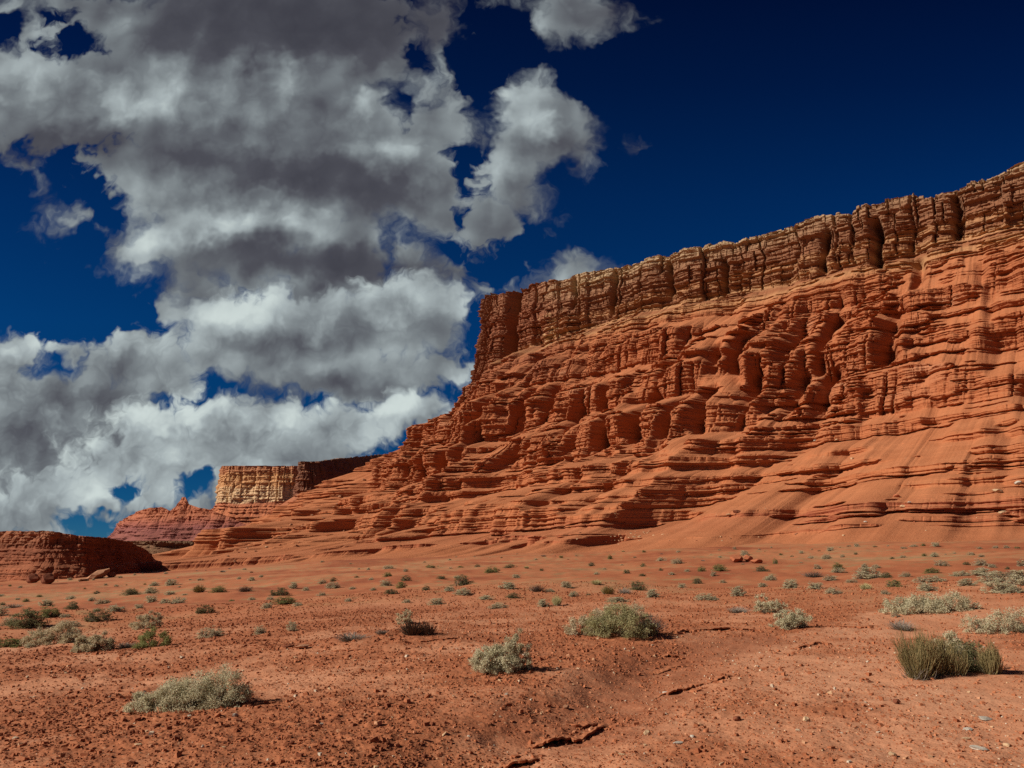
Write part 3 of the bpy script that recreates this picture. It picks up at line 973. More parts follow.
# ------------------------------------------------------------------ other rock bodies further off
def mesa(name, rim, side, H, zbot, spec, dmid, step, nrow, seed, mat, ledge=1.0, rib=1.0, rib_len=20.0, core=(0, 0), rimjag=1.0, hfun=None):
    """a flat-topped body of bedded rock. spec: (height, cot of the slope below it, cliff 0..1)"""
    P, N = smooth_path(rim, step * 0.5, step * 6)
    mid = np.argmin(np.hypot(P[:, 0], P[:, 1]))
    if N[mid] @ P[mid] > 0: N = -N
    R, M, l = contour_sampling(P, N, dmid, lambda x, y: step)
    l = l.astype(F)
    Hl = np.full(len(l), H, F) if hfun is None else np.array([hfun(x, y) for x, y in R], F)
    zs = np.array([q[0] for q in spec], F)[::-1]
    ct = np.array([q[1] for q in spec], F)[::-1]
    hd = np.array([q[2] for q in spec], F)[::-1]
    zz = np.linspace(H, zbot, 3000).astype(F)
    arc = np.cumsum(np.sqrt(1 + np.interp(zz, zs, ct) ** 2))
    zrow = np.interp(np.linspace(arc[0], arc[-1], nrow), arc, zz).astype(F)
    fr = (H - zrow) / (H - zbot)
    Z = Hl[None] - fr[:, None] * (Hl[None] - zbot)
    u = (H - zbot) / 100.0
    L = np.broadcast_to(l, Z.shape)
    st = Z + u * (1.2 * perlin(L / (60 * u), 0, 0, seed) + .6 * perlin(L / (17 * u), 0, 0, seed + 1))
    m = np.interp(st, zs, hd).astype(F)
    thin = sstep(0.1, 0.35, perlin(st / u * 0.35, L / (70 * u), 0, seed + 2) + .6 * perlin(st / u * .9, L / (40 * u), 0, seed + 3)) * (Z > zbot + 4 * u)
    m = np.maximum(m, 0.9 * thin * ledge)
    cot = np.interp(st, zs, ct) * (1 - m) + 0.10 * m
    D = np.cumsum(cot * np.abs(np.gradient(Z, axis=0)), axis=0)
    D = steady(D, zrow, step, 30.0 * u, 9.0 * u)
    up = sstep(zbot, zbot + 0.5 * (H - zbot), Z)
    lw = L + 3 * u * perlin(L / (30 * u), Z / (25 * u), 0, seed + 4)
    D = D + rib * up * u * ((2 + 4 * m) * (ribs(lw, Z / u, rib_len * u, seed + 5) - .5) + 2.0 * m * (ribs(L, Z / u, rib_len * .33 * u, seed + 6, .05) - .5) + 1.0 * m * (ribs(L, Z / u, rib_len * .12 * u, seed + 7, .1) - .5))
    k1, e1 = blocks(L + 2 * u * h01(np.floor(st / (9 * u)).astype(np.int64), 5), 7.0 * u, seed + 12)
    k2, e2 = blocks(L, 2.6 * u, seed + 13)
    D = D + u * m * up * (2.4 * (h01(k1 + 31 * np.floor(st / (9 * u)).astype(np.int64), 7) - .5) + .8 * (h01(k2, 8) - .5) - 1.2 * (1 - sstep(.05 * u, .6 * u, e1)))
    D = D + u * 1.0 * thin * ledge + u * m * (1.0 * perlin(st / u * .8, L / (60 * u), 0, seed + 8) + .8)
    D = D + u * .5 * fbm(L / (3 * u), Z / (2.5 * u), 0, octv=3, seed=seed + 9) * (0.4 + m)
    X = R[None, :, 0] + M[None, :, 0] * D
    Y = R[None, :, 1] + M[None, :, 1] * D
    jag = rimjag * u * (1.2 * perlin(l / (12 * u), 0, 0, seed + 10) + .7 * perlin(l / (3.5 * u), 0, 0, seed + 11))
    Z = Z + jag[None] * sstep(H - 10 * u, H, Z + H - Hl[None])
    tops = [np.stack([X[0] + (core[0] - X[0]) * dd, Y[0] + (core[1] - Y[0]) * dd, Z[0] + up_ * u], -1) for dd, up_ in ((.9, -40.0), (.4, -20.0), (.1, -3.0), (.02, .1))]
    V = np.concatenate([np.array(tops, F), np.stack([X, Y, Z], -1)], 0)
    ST = np.concatenate([np.repeat(st[:1], 4, 0), st], 0)
    o = new_mesh(name, V, grid_faces(V.shape[0], V.shape[1])[:, ::-1], mat, attrs={'stratum': ST})
    tag(o, kind='structure')
    return V


def W(px, y, py=None):
    """world (x, y) of a bearing (photo column seen near the horizon row) at depth y"""
    return (ray(px, 540 if py is None else py)[0] * y, y)


def zat(px, py, y):
    return CAM_Z + ray(px, py)[1] * y


# low mesa across the wash
mt, nt, b, c, k = cliff_material('brown_bedded_rock', [(-14, (0.25, 0.078, 0.036)), (-2, (0.27, 0.090, 0.042)), (2, (0.20, 0.065, 0.032)), (6, (0.28, 0.11, 0.055)), (9, (0.18, 0.065, 0.032)), (12, (0.23, 0.095, 0.05)), (15, (0.15, 0.068, 0.038)), (19, (0.20, 0.11, 0.06))],
                                -14, 20, ((0.22, 0.078, 0.038), (0.26, 0.10, 0.05)), 0.2, 2.0, 0.30)
set_col(nt, b, c); bump(nt, b, k['grain'], 0.6, 0.25)
h = zat(50, 531, 212)
def low_top(x, y):
    c = 512 + x / y * FPX * (math.cos(PITCH) - 0.196 * math.sin(PITCH))
    return zat(c, np.interp(c, [60, 88, 97, 115, 140, 160, 176, 186], [531, 531, 533, 536, 538, 542, 550, 561]), y)


mesa('low_mesa', [(-420, 345), (-245, 256), W(-10, 216), W(52, 207), W(88, 210), W(98, 222), W(118, 246), W(142, 285), W(166, 340), W(186, 430)], (0, -1), h, -12,
     [(h, .1, 1), (h - 3.8, .1, 1), (h - 4.6, .9, .2), (h - 7.6, .6, .6), (h - 9, 1.5, .1), (h - 11, .6, .6), (-12, 1.8, 0)],
     8.0, 0.35, 150, 300, mt, rib_len=34.0, rib=.9, core=W(60, 420), hfun=low_top)
# dusky broken ground between the low mesa and the red cliff
mt, nt, b, c, k = cliff_material('dusky_bedded_rock', [(-14, (0.17, 0.075, 0.042)), (0, (0.20, 0.085, 0.045)), (6, (0.15, 0.07, 0.042)), (10, (0.19, 0.10, 0.055)), (16, (0.22, 0.14, 0.075))], -14, 18,
                                ((0.24, 0.115, 0.06), (0.22, 0.14, 0.07)), 0.6, 2.0)
set_col(nt, b, c); bump(nt, b, k['grain'], 0.6, 0.3)
h = zat(150, 541, 520)
mesa('dusky_hills', [W(60, 560), W(112, 520), W(150, 505), W(200, 520), W(250, 560), W(330, 640)], (0, -1), h, -16, [(h, .1, .9), (h - 2.5, .2, .8), (h - 3, 2.2, .15), (h - 8, 2.8, .4), (-16, 4.0, .1)],
     14.0, 0.8, 120, 330, mt, rib_len=130.0, rib=3.0, core=W(190, 720))
# headland behind the shoulder of the red cliff: its near wall turns away from the sun
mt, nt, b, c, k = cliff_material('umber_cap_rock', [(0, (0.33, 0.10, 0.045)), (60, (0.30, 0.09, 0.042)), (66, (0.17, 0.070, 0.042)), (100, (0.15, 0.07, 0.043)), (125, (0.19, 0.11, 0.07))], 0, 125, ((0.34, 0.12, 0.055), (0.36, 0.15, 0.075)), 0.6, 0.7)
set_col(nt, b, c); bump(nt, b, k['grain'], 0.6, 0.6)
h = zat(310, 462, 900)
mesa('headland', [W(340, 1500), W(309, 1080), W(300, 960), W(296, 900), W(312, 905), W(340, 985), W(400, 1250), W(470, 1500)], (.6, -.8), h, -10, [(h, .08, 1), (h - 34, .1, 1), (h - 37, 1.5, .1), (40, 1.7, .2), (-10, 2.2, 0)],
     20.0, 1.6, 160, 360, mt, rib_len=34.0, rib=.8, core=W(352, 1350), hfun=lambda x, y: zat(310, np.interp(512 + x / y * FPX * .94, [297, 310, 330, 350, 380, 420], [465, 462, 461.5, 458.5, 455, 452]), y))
# far butte: a cream band in the wall over red slopes, haze painted violet below
stops = [(-20, (0.17, 0.062, 0.060)), (30, (0.20, 0.070, 0.062)), (52, (0.22, 0.075, 0.058)), (60, (0.38, 0.125, 0.062)), (120, (0.44, 0.15, 0.068)), (130, (0.40, 0.14, 0.07)), (135, (0.58, 0.39, 0.22)), (170, (0.60, 0.40, 0.22)), (176, (0.52, 0.27, 0.12)), (205, (0.52, 0.28, 0.125)), (214, (0.42, 0.19, 0.09)), (240, (0.34, 0.13, 0.065))]
mt, nt, b, c, k = cliff_material('banded_butte_rock', stops, -20, 240, ((0.40, 0.14, 0.068), (0.44, 0.17, 0.085)), 0.35, 0.25, 0.08)
set_col(nt, b, c); bump(nt, b, k['grain'], 0.6, 2.0)
h = zat(240, 466, 2200)
mesa('banded_butte', [W(260, 3300), W(228, 2500), W(217, 2230), W(224, 2190), W(250, 2185), W(285, 2180), W(320, 2230), W(420, 2300)], (-.1, -1), h, -25, [(h, .05, 1), (h - 100, .08, 1), (h - 106, .9, .2), (h - 125, .9, .35), (66, 1.2, .2), (60, .2, .9), (40, .4, .6), (34, 1.8, .2), (-25, 2.2, .2)],
     60.0, 3.2, 190, 400, mt, rib_len=26.0, rib=.45, core=W(310, 2900), rimjag=.5,
     hfun=lambda x, y: zat(240, np.interp(512 + x / y * FPX * .94, [205, 214, 221, 226, 231, 236, 330], [512, 506, 489, 476, 468, 466, 466]), y))
mt, nt, b, c, k = cliff_material('hazed_ridge_rock', [(-20, (0.16, 0.058, 0.058)), (60, (0.20, 0.068, 0.060)), (72, (0.28, 0.090, 0.062)), (90, (0.36, 0.125, 0.065)), (150, (0.42, 0.15, 0.072)), (170, (0.42, 0.16, 0.08))], -20, 170, ((0.36, 0.13, 0.07), (0.40, 0.15, 0.08)), 0.3, 0.25, 0.08)  # distant haze painted into the lower rock as a violet tint
set_col(nt, b, c); bump(nt, b, k['grain'], 0.6, 2.0)


def ridge_h(x, y):
    c = 512 + x / y * FPX * (math.cos(PITCH) - 0.196 * math.sin(PITCH))
    row = np.interp(c, [120, 140, 152, 165, 176, 186, 194, 200, 205, 208, 212, 217, 224, 234, 250, 275, 310], [545, 528, 521, 511, 508, 507, 511, 507, 497, 497, 504, 506, 508, 510, 517, 529, 540])
    return zat(c, row, y)


mesa('violet_ridge', [W(118, 2600), W(128, 2150), W(150, 2080), W(180, 2060), W(203, 2045), W(212, 2035), W(240, 2025), W(300, 2015)], (-.2, -1), 120, -25, [(170, .15, .9), (100, .2, .9), (96, .9, .3), (70, .8, .4), (50, 1.2, .2), (-25, 1.8, .3)],
     40.0, 2.6, 150, 440, mt, rib_len=30.0, rib=.9, core=W(200, 2400), rimjag=.7, hfun=ridge_h)

# ------------------------------------------------------------------ stones: loose gravel as stuff, single stones as things
def rock_template(rng, sub=1, flat=0.5, rough=0.22):
    """an angular stone about 1 across, sitting on z = 0"""
    import bmesh
    bm = bmesh.new()
    bmesh.ops.create_icosphere(bm, subdivisions=sub, radius=0.5)
    V = np.array([v.co for v in bm.verts], F)
    FA = np.array([[v.index for v in f.verts] for f in bm.faces], np.int32)
    bm.free()
    # chop by random planes for facets
    for _ in range(9):
        n = rng.normal(size=3); n /= np.linalg.norm(n)
        d = rng.uniform(0.26, 0.42)
        s = V @ n
        V = V - np.outer(np.maximum(s - d, 0), n)
    V = V * (1 + rough * rng.normal(size=(len(V), 1)) * .3)
    V[:, 2] *= flat
    V[:, 2] -= V[:, 2].min() + 0.12 * flat
    return V.astype(F), FA


def stone_material(name, a, b2, rough=0.9, scale=9.0, bmp=0.01):
    m, nt, b = new_mat(name, rough)
    tc = S(nt, nt.nodes.new('ShaderNodeTexCoord').outputs['Object'])
    oi = nt.nodes.new('ShaderNodeObjectInfo')
    q = vec_op(nt, 'ADD', tc, combine(nt, S(nt, oi.outputs['Random']) * 30.0, 0.0, 0.0))
    n = noise(nt, q, scale, 5.0, 0.65)
    c = ramp(nt, n, [(0.3, a), (0.7, b2)])
    c = hsv(nt, c, 0.85 + S(nt, oi.outputs['Random']) * 0.3)
    set_col(nt, b, c)
    bump(nt, b, n, 0.6, bmp)
    return m


STONE = {
    'pale': stone_material('pale_limestone', (0.36, 0.29, 0.22), (0.50, 0.44, 0.36)),
    'cream': stone_material('cream_stone', (0.44, 0.27, 0.15), (0.55, 0.38, 0.22)),
    'red': stone_material('red_sandstone', (0.26, 0.075, 0.034), (0.40, 0.135, 0.062)),
    'dark': stone_material('dark_mudstone', (0.13, 0.042, 0.022), (0.24, 0.075, 0.036)),
    'brown': stone_material('brown_sandstone', (0.24, 0.105, 0.055), (0.40, 0.20, 0.11)),
}


def gravel():
    rng = np.random.default_rng(17)
    m, nt, b = new_mat('gravel', 0.92)
    tone = attr(nt, 'tone')
    n = noise(nt, position(nt), 60.0, 3.0, 0.6)
    c = ramp(nt, tone, [(0.0, (0.17, 0.052, 0.024)), (0.35, (0.30, 0.098, 0.042)), (0.7, (0.41, 0.150, 0.068)), (0.86, (0.46, 0.21, 0.11)), (0.93, (0.50, 0.32, 0.18)), (1.0, (0.50, 0.42, 0.32))])
    set_col(nt, b, hsv(nt, c, 0.75 + n * 0.5))
    tv = []
    for i in range(10):
        # eight-cornered chips
        c8 = np.array([[x, y, z] for z in (0, 1) for y in (0, 1) for x in (0, 1)], F) - .5
        c8 = c8 + rng.uniform(-.24, .24, c8.shape)
        c8[4:, :2] *= rng.uniform(.5, .95)
        c8[:, 2] += .38
        tv.append(c8)
    tv = np.array(tv, F)
    tf = np.array([[0, 2, 3, 1], [4, 5, 7, 6], [0, 1, 5, 4], [2, 6, 7, 3], [0, 4, 6, 2], [1, 3, 7, 5]], np.int32)
    N = 140000
    az = rng.uniform(-math.radians(40), math.radians(40), N)
    r = 4.2 * (34 / 4.2) ** (rng.random(N) ** 1.15)
    x, y = r * np.sin(az), r * np.cos(az)
    zone = clod_zone(x, y)
    n2 = fbm(x / 0.9, y / 0.9, octv=3, seed=61)
    keep = rng.random(N) < np.clip(0.60 + 0.25 * zone + n2 * 0.5, 0.15, 1)
    x, y, r, zone = x[keep], y[keep], r[keep], zone[keep]
    N = len(x)
    size = np.exp(rng.normal(np.log(0.0068 + 0.0040 * zone), 0.55, N)) * (r / 8.0) ** 0.7
    size = np.clip(size, 0.004, 0.045)
    # flakes and slabs along the little scarps
    ex, ey, es = [], [], []
    for pts, h in SCARPS_W:
        for (x0, y0), (x1, y1) in zip(pts[:-1], pts[1:]):
            k = int(math.hypot(x1 - x0, y1 - y0) * 14)
            t = rng.random(k)
            d = math.hypot((x0 + x1) / 2, (y0 + y1) / 2)
            ex.append(x0 + (x1 - x0) * t + rng.normal(0, .10, k)); ey.append(y0 + (y1 - y0) * t + rng.normal(0, .14, k))
            es.append(np.exp(rng.normal(np.log(0.030), .5, k)))
    x = np.concatenate([x] + ex); y = np.concatenate([y] + ey); size = np.concatenate([size] + [np.clip(e, .02, .16) for e in es])
    scarp = np.arange(len(x)) >= N
    N2 = len(x)
    z = ground_z(x, y)
    zone = clod_zone(x, y)
    tone = np.where(rng.random(N2) < (0.02 + .07 * (1 - zone)) * (np.hypot(x, y) < 16), rng.uniform(.85, 1, N2), np.clip(rng.normal(.52 - .22 * zone, .16, N2), 0, .84))
    tone = np.where(scarp, np.clip(rng.normal(.35, .15, N2), 0, .8), tone)
    V = tv[rng.integers(0, len(tv), N2)] * size[:, None, None]
    V[:, :, 2] *= np.where(scarp, .35, rng.uniform(.4, .9, N2))[:, None]
    V[:, :, 0] *= rng.uniform(.9, 1.5, N2)[:, None]
    a = rng.uniform(0, 2 * math.pi, N2)
    ca, sa = np.cos(a)[:, None], np.sin(a)[:, None]
    tilt = rng.normal(0, .22, N2)[:, None]
    X = V[:, :, 0] * ca - V[:, :, 1] * sa
    Y = V[:, :, 0] * sa + V[:, :, 1] * ca
    Zv = V[:, :, 2] + X * tilt
    P = np.stack([X + x[:, None], Y + y[:, None], Zv + z[:, None]], -1)
    faces = (tf[None] + (np.arange(N2, dtype=np.int32) * 8)[:, None, None]).reshape(-1, 4)
    o = new_mesh('gravel', P, faces, m, attrs={'tone': np.repeat(tone, 8)})
    tag(o, 'red and tan chips and clods strewn over the clay', 'gravel', kind='stuff')


gravel()
_rng = np.random.default_rng(3)
ROCKS = [rock_template(_rng, 2, 0.55) for _ in range(6)] + [rock_template(_rng, 2, 0.22) for _ in range(4)]


def stone(name, px, py, w, kind, label, var, hk=1.0, rz=None, cat='stone', group=None, pos=None, tilt=(0, 0)):
    """one stone: w is its width in photo pixels"""
    x, y, z = at(px, py) if pos is None else pos
    d = math.sqrt(x * x + y * y)
    V, FA = ROCKS[var]
    o = new_mesh(name, V, FA, STONE[kind])
    s = w * d / FPX
    o.location = (x, y, z)
    o.scale = (s, s * 0.8, s * hk)
    o.rotation_euler = (tilt[0], tilt[1], rz if rz is not None else (px * 1.7) % 6.28)
    tag(o, label, cat, group)
    return o


# flat pale stones near the viewer's feet
for args in [
    (985, 719, 15, 'pale', 'largest pale grey flat stone, upper one in the lower right', 6),
    (968, 729, 11, 'pale', 'flat grey stone just below the largest pale one', 7),
    (966, 739, 8, 'cream', 'small buff stone between two flat grey stones', 8),
    (980, 752, 18, 'pale', 'broad pale grey slab nearest the lower right corner', 9),
    (1006, 744, 7, 'cream', 'small cream stone close to the right edge', 0),
    (806, 720, 10, 'cream', 'rounded cream stone alone on smooth clay', 1),
    (892, 753, 8, 'cream', 'small cream cobble low on the bare clay', 2),
    (897, 706, 8, 'dark', 'dark red stone below the wiry olive shrub', 3),
    (870, 682, 7, 'dark', 'dark flat chip left of the wiry olive shrub', 7),
    (666, 694, 10, 'pale', 'pale flat stone lying in the shallow rill', 6),
    (647, 734, 9, 'cream', 'cream stone on the sand right of the rill', 1),
    (678, 744, 11, 'pale', 'pale grey flake on the sand right of the rill', 8),
    (622, 755, 9, 'cream', 'cream chip at the lower end of the rill', 9),
    (737, 722, 9, 'dark', 'lone dark red stone on open sand', 4),
    (692, 738, 6, 'pale', 'tiny whitish pebble beside the grey flake', 0),
    (302, 649, 20, 'brown', 'flat brown slab tilted on the clod field', 9),
    (288, 647, 12, 'dark', 'dark slab beside the flat brown one', 7),
    (252, 562, 8, 'pale', 'isolated whitish boulder on the slope foot', 2),
    (292, 744, 7, 'dark', 'dark pebble below the near pale shrub', 5),
    (235, 716, 6, 'pale', 'white pebble at the foot of the near shrub', 1),
    (138, 745, 8, 'cream', 'buff flake low on the left clay', 8),
    (223, 748, 6, 'cream', 'small buff flake below the near shrub', 6),
    (566, 709, 8, 'brown', 'brown stone below the leaning shrub shadow', 2),
    (490, 666, 5, 'pale', 'white chip beside the leaning pale shrub', 0),
]:
    px, py, w, kind, label, var = args
    stone('stone', px, py, w, kind, label, var)
# the red ledge rocks half way to the cliff
for px, py, w, hk, label in [(736, 562, 18, 0.9, 'left block of the red outcrop on the middle flat'), (757, 563, 13, 0.8, 'right block of the red outcrop on the middle flat'), (748, 561, 10, 1.3, 'upright middle block of the red outcrop')]:
    stone('outcrop', px, py, w, 'red', label, 2, hk, cat='outcrop')
# blocks at the foot of the low mesa and along the left skirt of the red cliff
for px, py, w, kind, label, hk in [
    (33, 583, 12, 'dark', 'left of two dark blocks at the low mesa foot', 1.4), (48, 584, 13, 'dark', 'right of two dark blocks at the low mesa foot', 1.5),
    (99, 578, 24, 'brown', 'long pale leaning slab at the low mesa foot', 1.5), (83, 581, 10, 'brown', 'small block beside the long leaning slab', 1.2),
    (112, 577, 9, 'red', 'red block right of the long leaning slab', 1.0), (140, 571, 10, 'brown', 'brown boulder below the dusky hills', 1.0), (160, 568, 8, 'brown', 'small brown boulder below the dusky hills', 1.1)]:
    stone('boulder', px, py, w, kind, label, (7 if w > 20 else 8 if w == 10 else 3), hk, rz=.4, cat='boulder', tilt=(0, -.35 if w > 20 else 0))


def cliff_boulders():
    """fallen blocks resting on the red cliff; each stands on the rock surface itself"""
    rng = np.random.default_rng(23)
    P = cv[5:].reshape(-1, 3)
    f = P[:, 1] * math.cos(PITCH) + (P[:, 2] - CAM_Z) * math.sin(PITCH)
    u = -P[:, 1] * math.sin(PITCH) + (P[:, 2] - CAM_Z) * math.cos(PITCH)
    cx, cy = 512 + FPX * P[:, 0] / f, 384 - FPX * u / f
    ok = (P[:, 1] < 470) & (f > 10)
    n = 0

    def put(px, py, w, kind, label, group, hk=0.9):
        nonlocal n
        d2 = (cx - px) ** 2 + (cy - py) ** 2
        d2[~ok] = 1e9
        i = int(np.argmin(d2))
        x, y, z = P[i]
        if d2[i] > 9 or z < ground_z(np.array([x]), np.array([y]), fine=False)[0]:
            x, y, z = at(px, py)
        stone('boulder', px, py, w, kind, label, n % 6, hk, cat='boulder', group=group, pos=(float(x), float(y), float(z) - .1))
        n += 1
    # rubble on the left skyline skirt
    for _ in range(70):
        t = rng.random()
        px = 232 + 215 * t + rng.normal(0, 5)
        py = np.interp(px, [232, 300, 340, 380, 410, 447], [553, 515, 492, 466, 442, 412]) + abs(rng.normal(0, 9)) + 3
        put(px, py, rng.uniform(2.0, 5.0), rng.choice(['brown', 'red', 'brown', 'cream'], p=[.4, .3, .2, .1]), 'brown fallen block among many on the shoulder of the red cliff', 'fallen blocks on the cliff shoulder')
    # pale rubble fan at the cliff foot
    for _ in range(34):
        px = rng.normal(634, 19)
        py = 540 - (px - 600) * 0.11 + rng.normal(0, 2.0)
        put(px, py, rng.uniform(1.6, 4.2), 'cream', 'pale block in the whitish rubble patch at the cliff foot', 'pale rubble at the cliff foot', .6)
    # blocks strewn along the lower ledges and the foot
    for _ in range(110):
        px = rng.uniform(230, 1030)
        py = np.interp(px, [230, 400, 600, 1030], [560, 546, 540, 532]) - abs(rng.normal(0, 16)) + 4
        put(px, py, np.clip(rng.lognormal(math.log(2.0), .4), 1.2, 5), rng.choice(['brown', 'red', 'dark', 'cream'], p=[.3, .4, .15, .15]), 'small fallen block among many strewn over the lowest ledges of the red cliff', 'fallen blocks on the lowest ledges')
    for px, py, w, kind, label in [
        (997, 492, 9, 'cream', 'cream boulder high on the smooth slope near the right edge'), (1019, 484, 9, 'pale', 'pale slab on the slope at the right edge'), (1003, 513, 8, 'cream', 'flat cream boulder low on the slope near the right edge'),
        (737, 513, 9, 'dark', 'dark pointed block on the lower slope ledge'), (728, 515, 5, 'cream', 'small cream stone beside the dark pointed block'),
        (903, 507, 7, 'cream', 'pale block below the small gully head'), (909, 503, 5, 'pale', 'smaller pale block below the small gully head'), (897, 497, 8, 'red', 'red block in the small gully head'),
        (865, 522, 5, 'pale', 'white block on the last red ledge'), (836, 440, 4, 'cream', 'small pale block under the great middle cliff'), (852, 459, 5, 'cream', 'pale block resting below the middle cliff ledge'), (815, 441, 4, 'pale', 'pale chip left of the middle cliff base')]:
        put(px, py, w, kind, label, None, .8)


cliff_boulders()

# ------------------------------------------------------------------ desert shrubs
def plant_material(name, a, b2, trans=0.0):
    m, nt, b = new_mat(name, 0.85)
    t = attr(nt, 'tint')
    oi = nt.nodes.new('ShaderNodeObjectInfo')
    c = ramp(nt, t, [(0.0, a), (1.0, b2)])
    set_col(nt, b, c)
    b.inputs['Specular IOR Level'].default_value = 0.1
    if trans > 0:
        tr = nt.nodes.new('ShaderNodeBsdfTranslucent')
        nt.links.new(c.sock, tr.inputs['Color'])
        mx = nt.nodes.new('ShaderNodeMixShader')
        mx.inputs[0].default_value = trans
        out = [n for n in nt.nodes if n.type == 'OUTPUT_MATERIAL'][0]
        nt.links.new(b.outputs[0], mx.inputs[1])
        nt.links.new(tr.outputs[0], mx.inputs[2])
        nt.links.new(mx.outputs[0], out.inputs['Surface'])
    return m


PM = {
    'pale': plant_material('saltbush_leaf', (0.44, 0.385, 0.23), (0.68, 0.61, 0.41), 0.4),
    'warm': plant_material('dry_saltbush_leaf', (0.42, 0.34, 0.20), (0.66, 0.55, 0.36), 0.4),
    'green': plant_material('green_leaf', (0.17, 0.170, 0.060), (0.34, 0.325, 0.125), 0.4),
    'dark': plant_material('dark_leaf', (0.115, 0.108, 0.048), (0.27, 0.24, 0.115), 0.4),
    'wiry': plant_material('wiry_stem', (0.17, 0.135, 0.055), (0.46, 0.355, 0.165), 0.25),
    'olive': plant_material('olive_leaf', (0.27, 0.245, 0.105), (0.50, 0.45, 0.24), 0.4),
    'yellow': plant_material('yellow_stem', (0.28, 0.235, 0.09), (0.54, 0.46, 0.23), 0.25),
    'twig': plant_material('twig', (0.085, 0.058, 0.036), (0.20, 0.155, 0.11)),
    'grey': plant_material('dead_twig', (0.13, 0.10, 0.075), (0.30, 0.25, 0.20)),
}


def leaves(rng, lobes, n, leaf, shell=0.42, clumps=26, spread=0.105, ragged=0.03):
    """leaf faces gathered in clumps over and through dome-shaped lobes (cx, cy, rx, ry, h)"""
    A = np.array([l[2] * l[3] for l in lobes]); A = A / A.sum()
    C, Cn, ct = [], [], []
    for l, a in zip(lobes, A):
        k = max(5, int(clumps * len(lobes) * a))
        v = rng.normal(size=(k, 3)); v /= np.linalg.norm(v, axis=1)[:, None]
        v[:, 2] = np.abs(v[:, 2]) * 1.0 - 0.02
        rho = (1 - shell * rng.random(k) ** 1.6) * (1 + rng.normal(0, ragged, k))
        C.append(np.stack([l[0] + v[:, 0] * rho * l[2], l[1] + v[:, 1] * rho * l[3], np.maximum(0.02, v[:, 2] * rho * l[4])], -1))
        Cn.append(v); ct.append(np.full(k, min(l[2], l[4])))
    C, Cn, ct = np.concatenate(C), np.concatenate(Cn), np.concatenate(ct)
    i = rng.integers(0, len(C), n)
    tint_c = rng.random(len(C))
    g = rng.normal(size=(n, 3)) * (spread * ct[i])[:, None] * np.array([1, 1, .85])
    P = C[i] + g
    P[:, 2] = np.abs(P[:, 2]) + 0.004
    nrm = Cn[i] * 0.5 + rng.normal(size=(n, 3)) * 0.75
    nrm /= np.linalg.norm(nrm, axis=1)[:, None]
    t = rng.normal(size=(n, 3)); t -= nrm * np.sum(t * nrm, 1)[:, None]; t /= np.linalg.norm(t, axis=1)[:, None]
    w = np.cross(nrm, t)
    ln = leaf * rng.uniform(.6, 1.4, n)[:, None]
    V = np.stack([P - t * ln, P + w * ln * .42, P + t * ln, P - w * ln * .42], 1)
    Fc = np.arange(n * 4, dtype=np.int32).reshape(n, 4)
    tint = np.clip(tint_c[i] * .6 + rng.random(n) * .4, 0, 1)
    return V.reshape(-1, 3), Fc, np.repeat(tint, 4), C


def stems(rng, base, tips, r0, r1, bend=0.15, seg=3):
    """tapered three-sided twigs from base points to tips"""
    n = len(tips)
    mid = rng.normal(size=(n, 3)) * (np.linalg.norm(tips - base, axis=1) * bend)[:, None]
    V, T = [], []
    ts = np.linspace(0, 1, seg + 1)
    for k, t in enumerate(ts):
        c = base * (1 - t) + tips * t + mid * (4 * t * (1 - t)) * .5
        r = r0 * (1 - t) + r1 * t
        r = np.broadcast_to(r, (n,))[:, None]
        for j in range(3):
            a = 2 * math.pi * j / 3
            V.append(c + r * np.array([math.cos(a), math.sin(a), 0.0]))
    V = np.stack(V, 1)                                   # n, (seg+1)*3, 3
    f = []
    for k in range(seg):
        for j in range(3):
            a, b = k * 3 + j, k * 3 + (j + 1) % 3
            f.append([a, b, b + 3, a + 3])
    f = np.array(f, np.int32)
    FA = (f[None] + (np.arange(n, dtype=np.int32) * (seg + 1) * 3)[:, None, None]).reshape(-1, 4)
    tint = np.repeat(rng.random(n), (seg + 1) * 3)
    return V.reshape(-1, 3), FA, tint


def mesh_data(name, V, FA, mat, tint):
    o = new_mesh(name, V, FA, mat, attrs={'tint': tint})
    me = o.data
    bpy.data.objects.remove(o)
    return me


def leafy(seed, lobes, n, leaf, leafmat, twigmat='twig', twig_r=0.005, **kw):
    rng = np.random.default_rng(seed)
    V, FA, tint, C = leaves(rng, lobes, n, leaf, **kw)
    k = rng.integers(0, len(lobes), len(C) * 2)
    L = np.array(lobes)
    tips = np.concatenate([C, C * np.array([1.02, 1.02, 1.06]) + rng.normal(0, .03, C.shape)])
    d = ((tips[:, None, :2] - L[None, :, :2]) ** 2).sum(-1).argmin(1)
    base = np.stack([L[d, 0] + rng.normal(0, .06, len(tips)) * L[d, 2], L[d, 1] + rng.normal(0, .06, len(tips)) * L[d, 3], np.full(len(tips), -.02)], -1)
    SV, SF, st = stems(rng, base, tips, twig_r, twig_r * .4)
    return mesh_data('foliage', V, FA, PM[leafmat], tint), mesh_data('twigs', SV, SF, PM[twigmat], st)


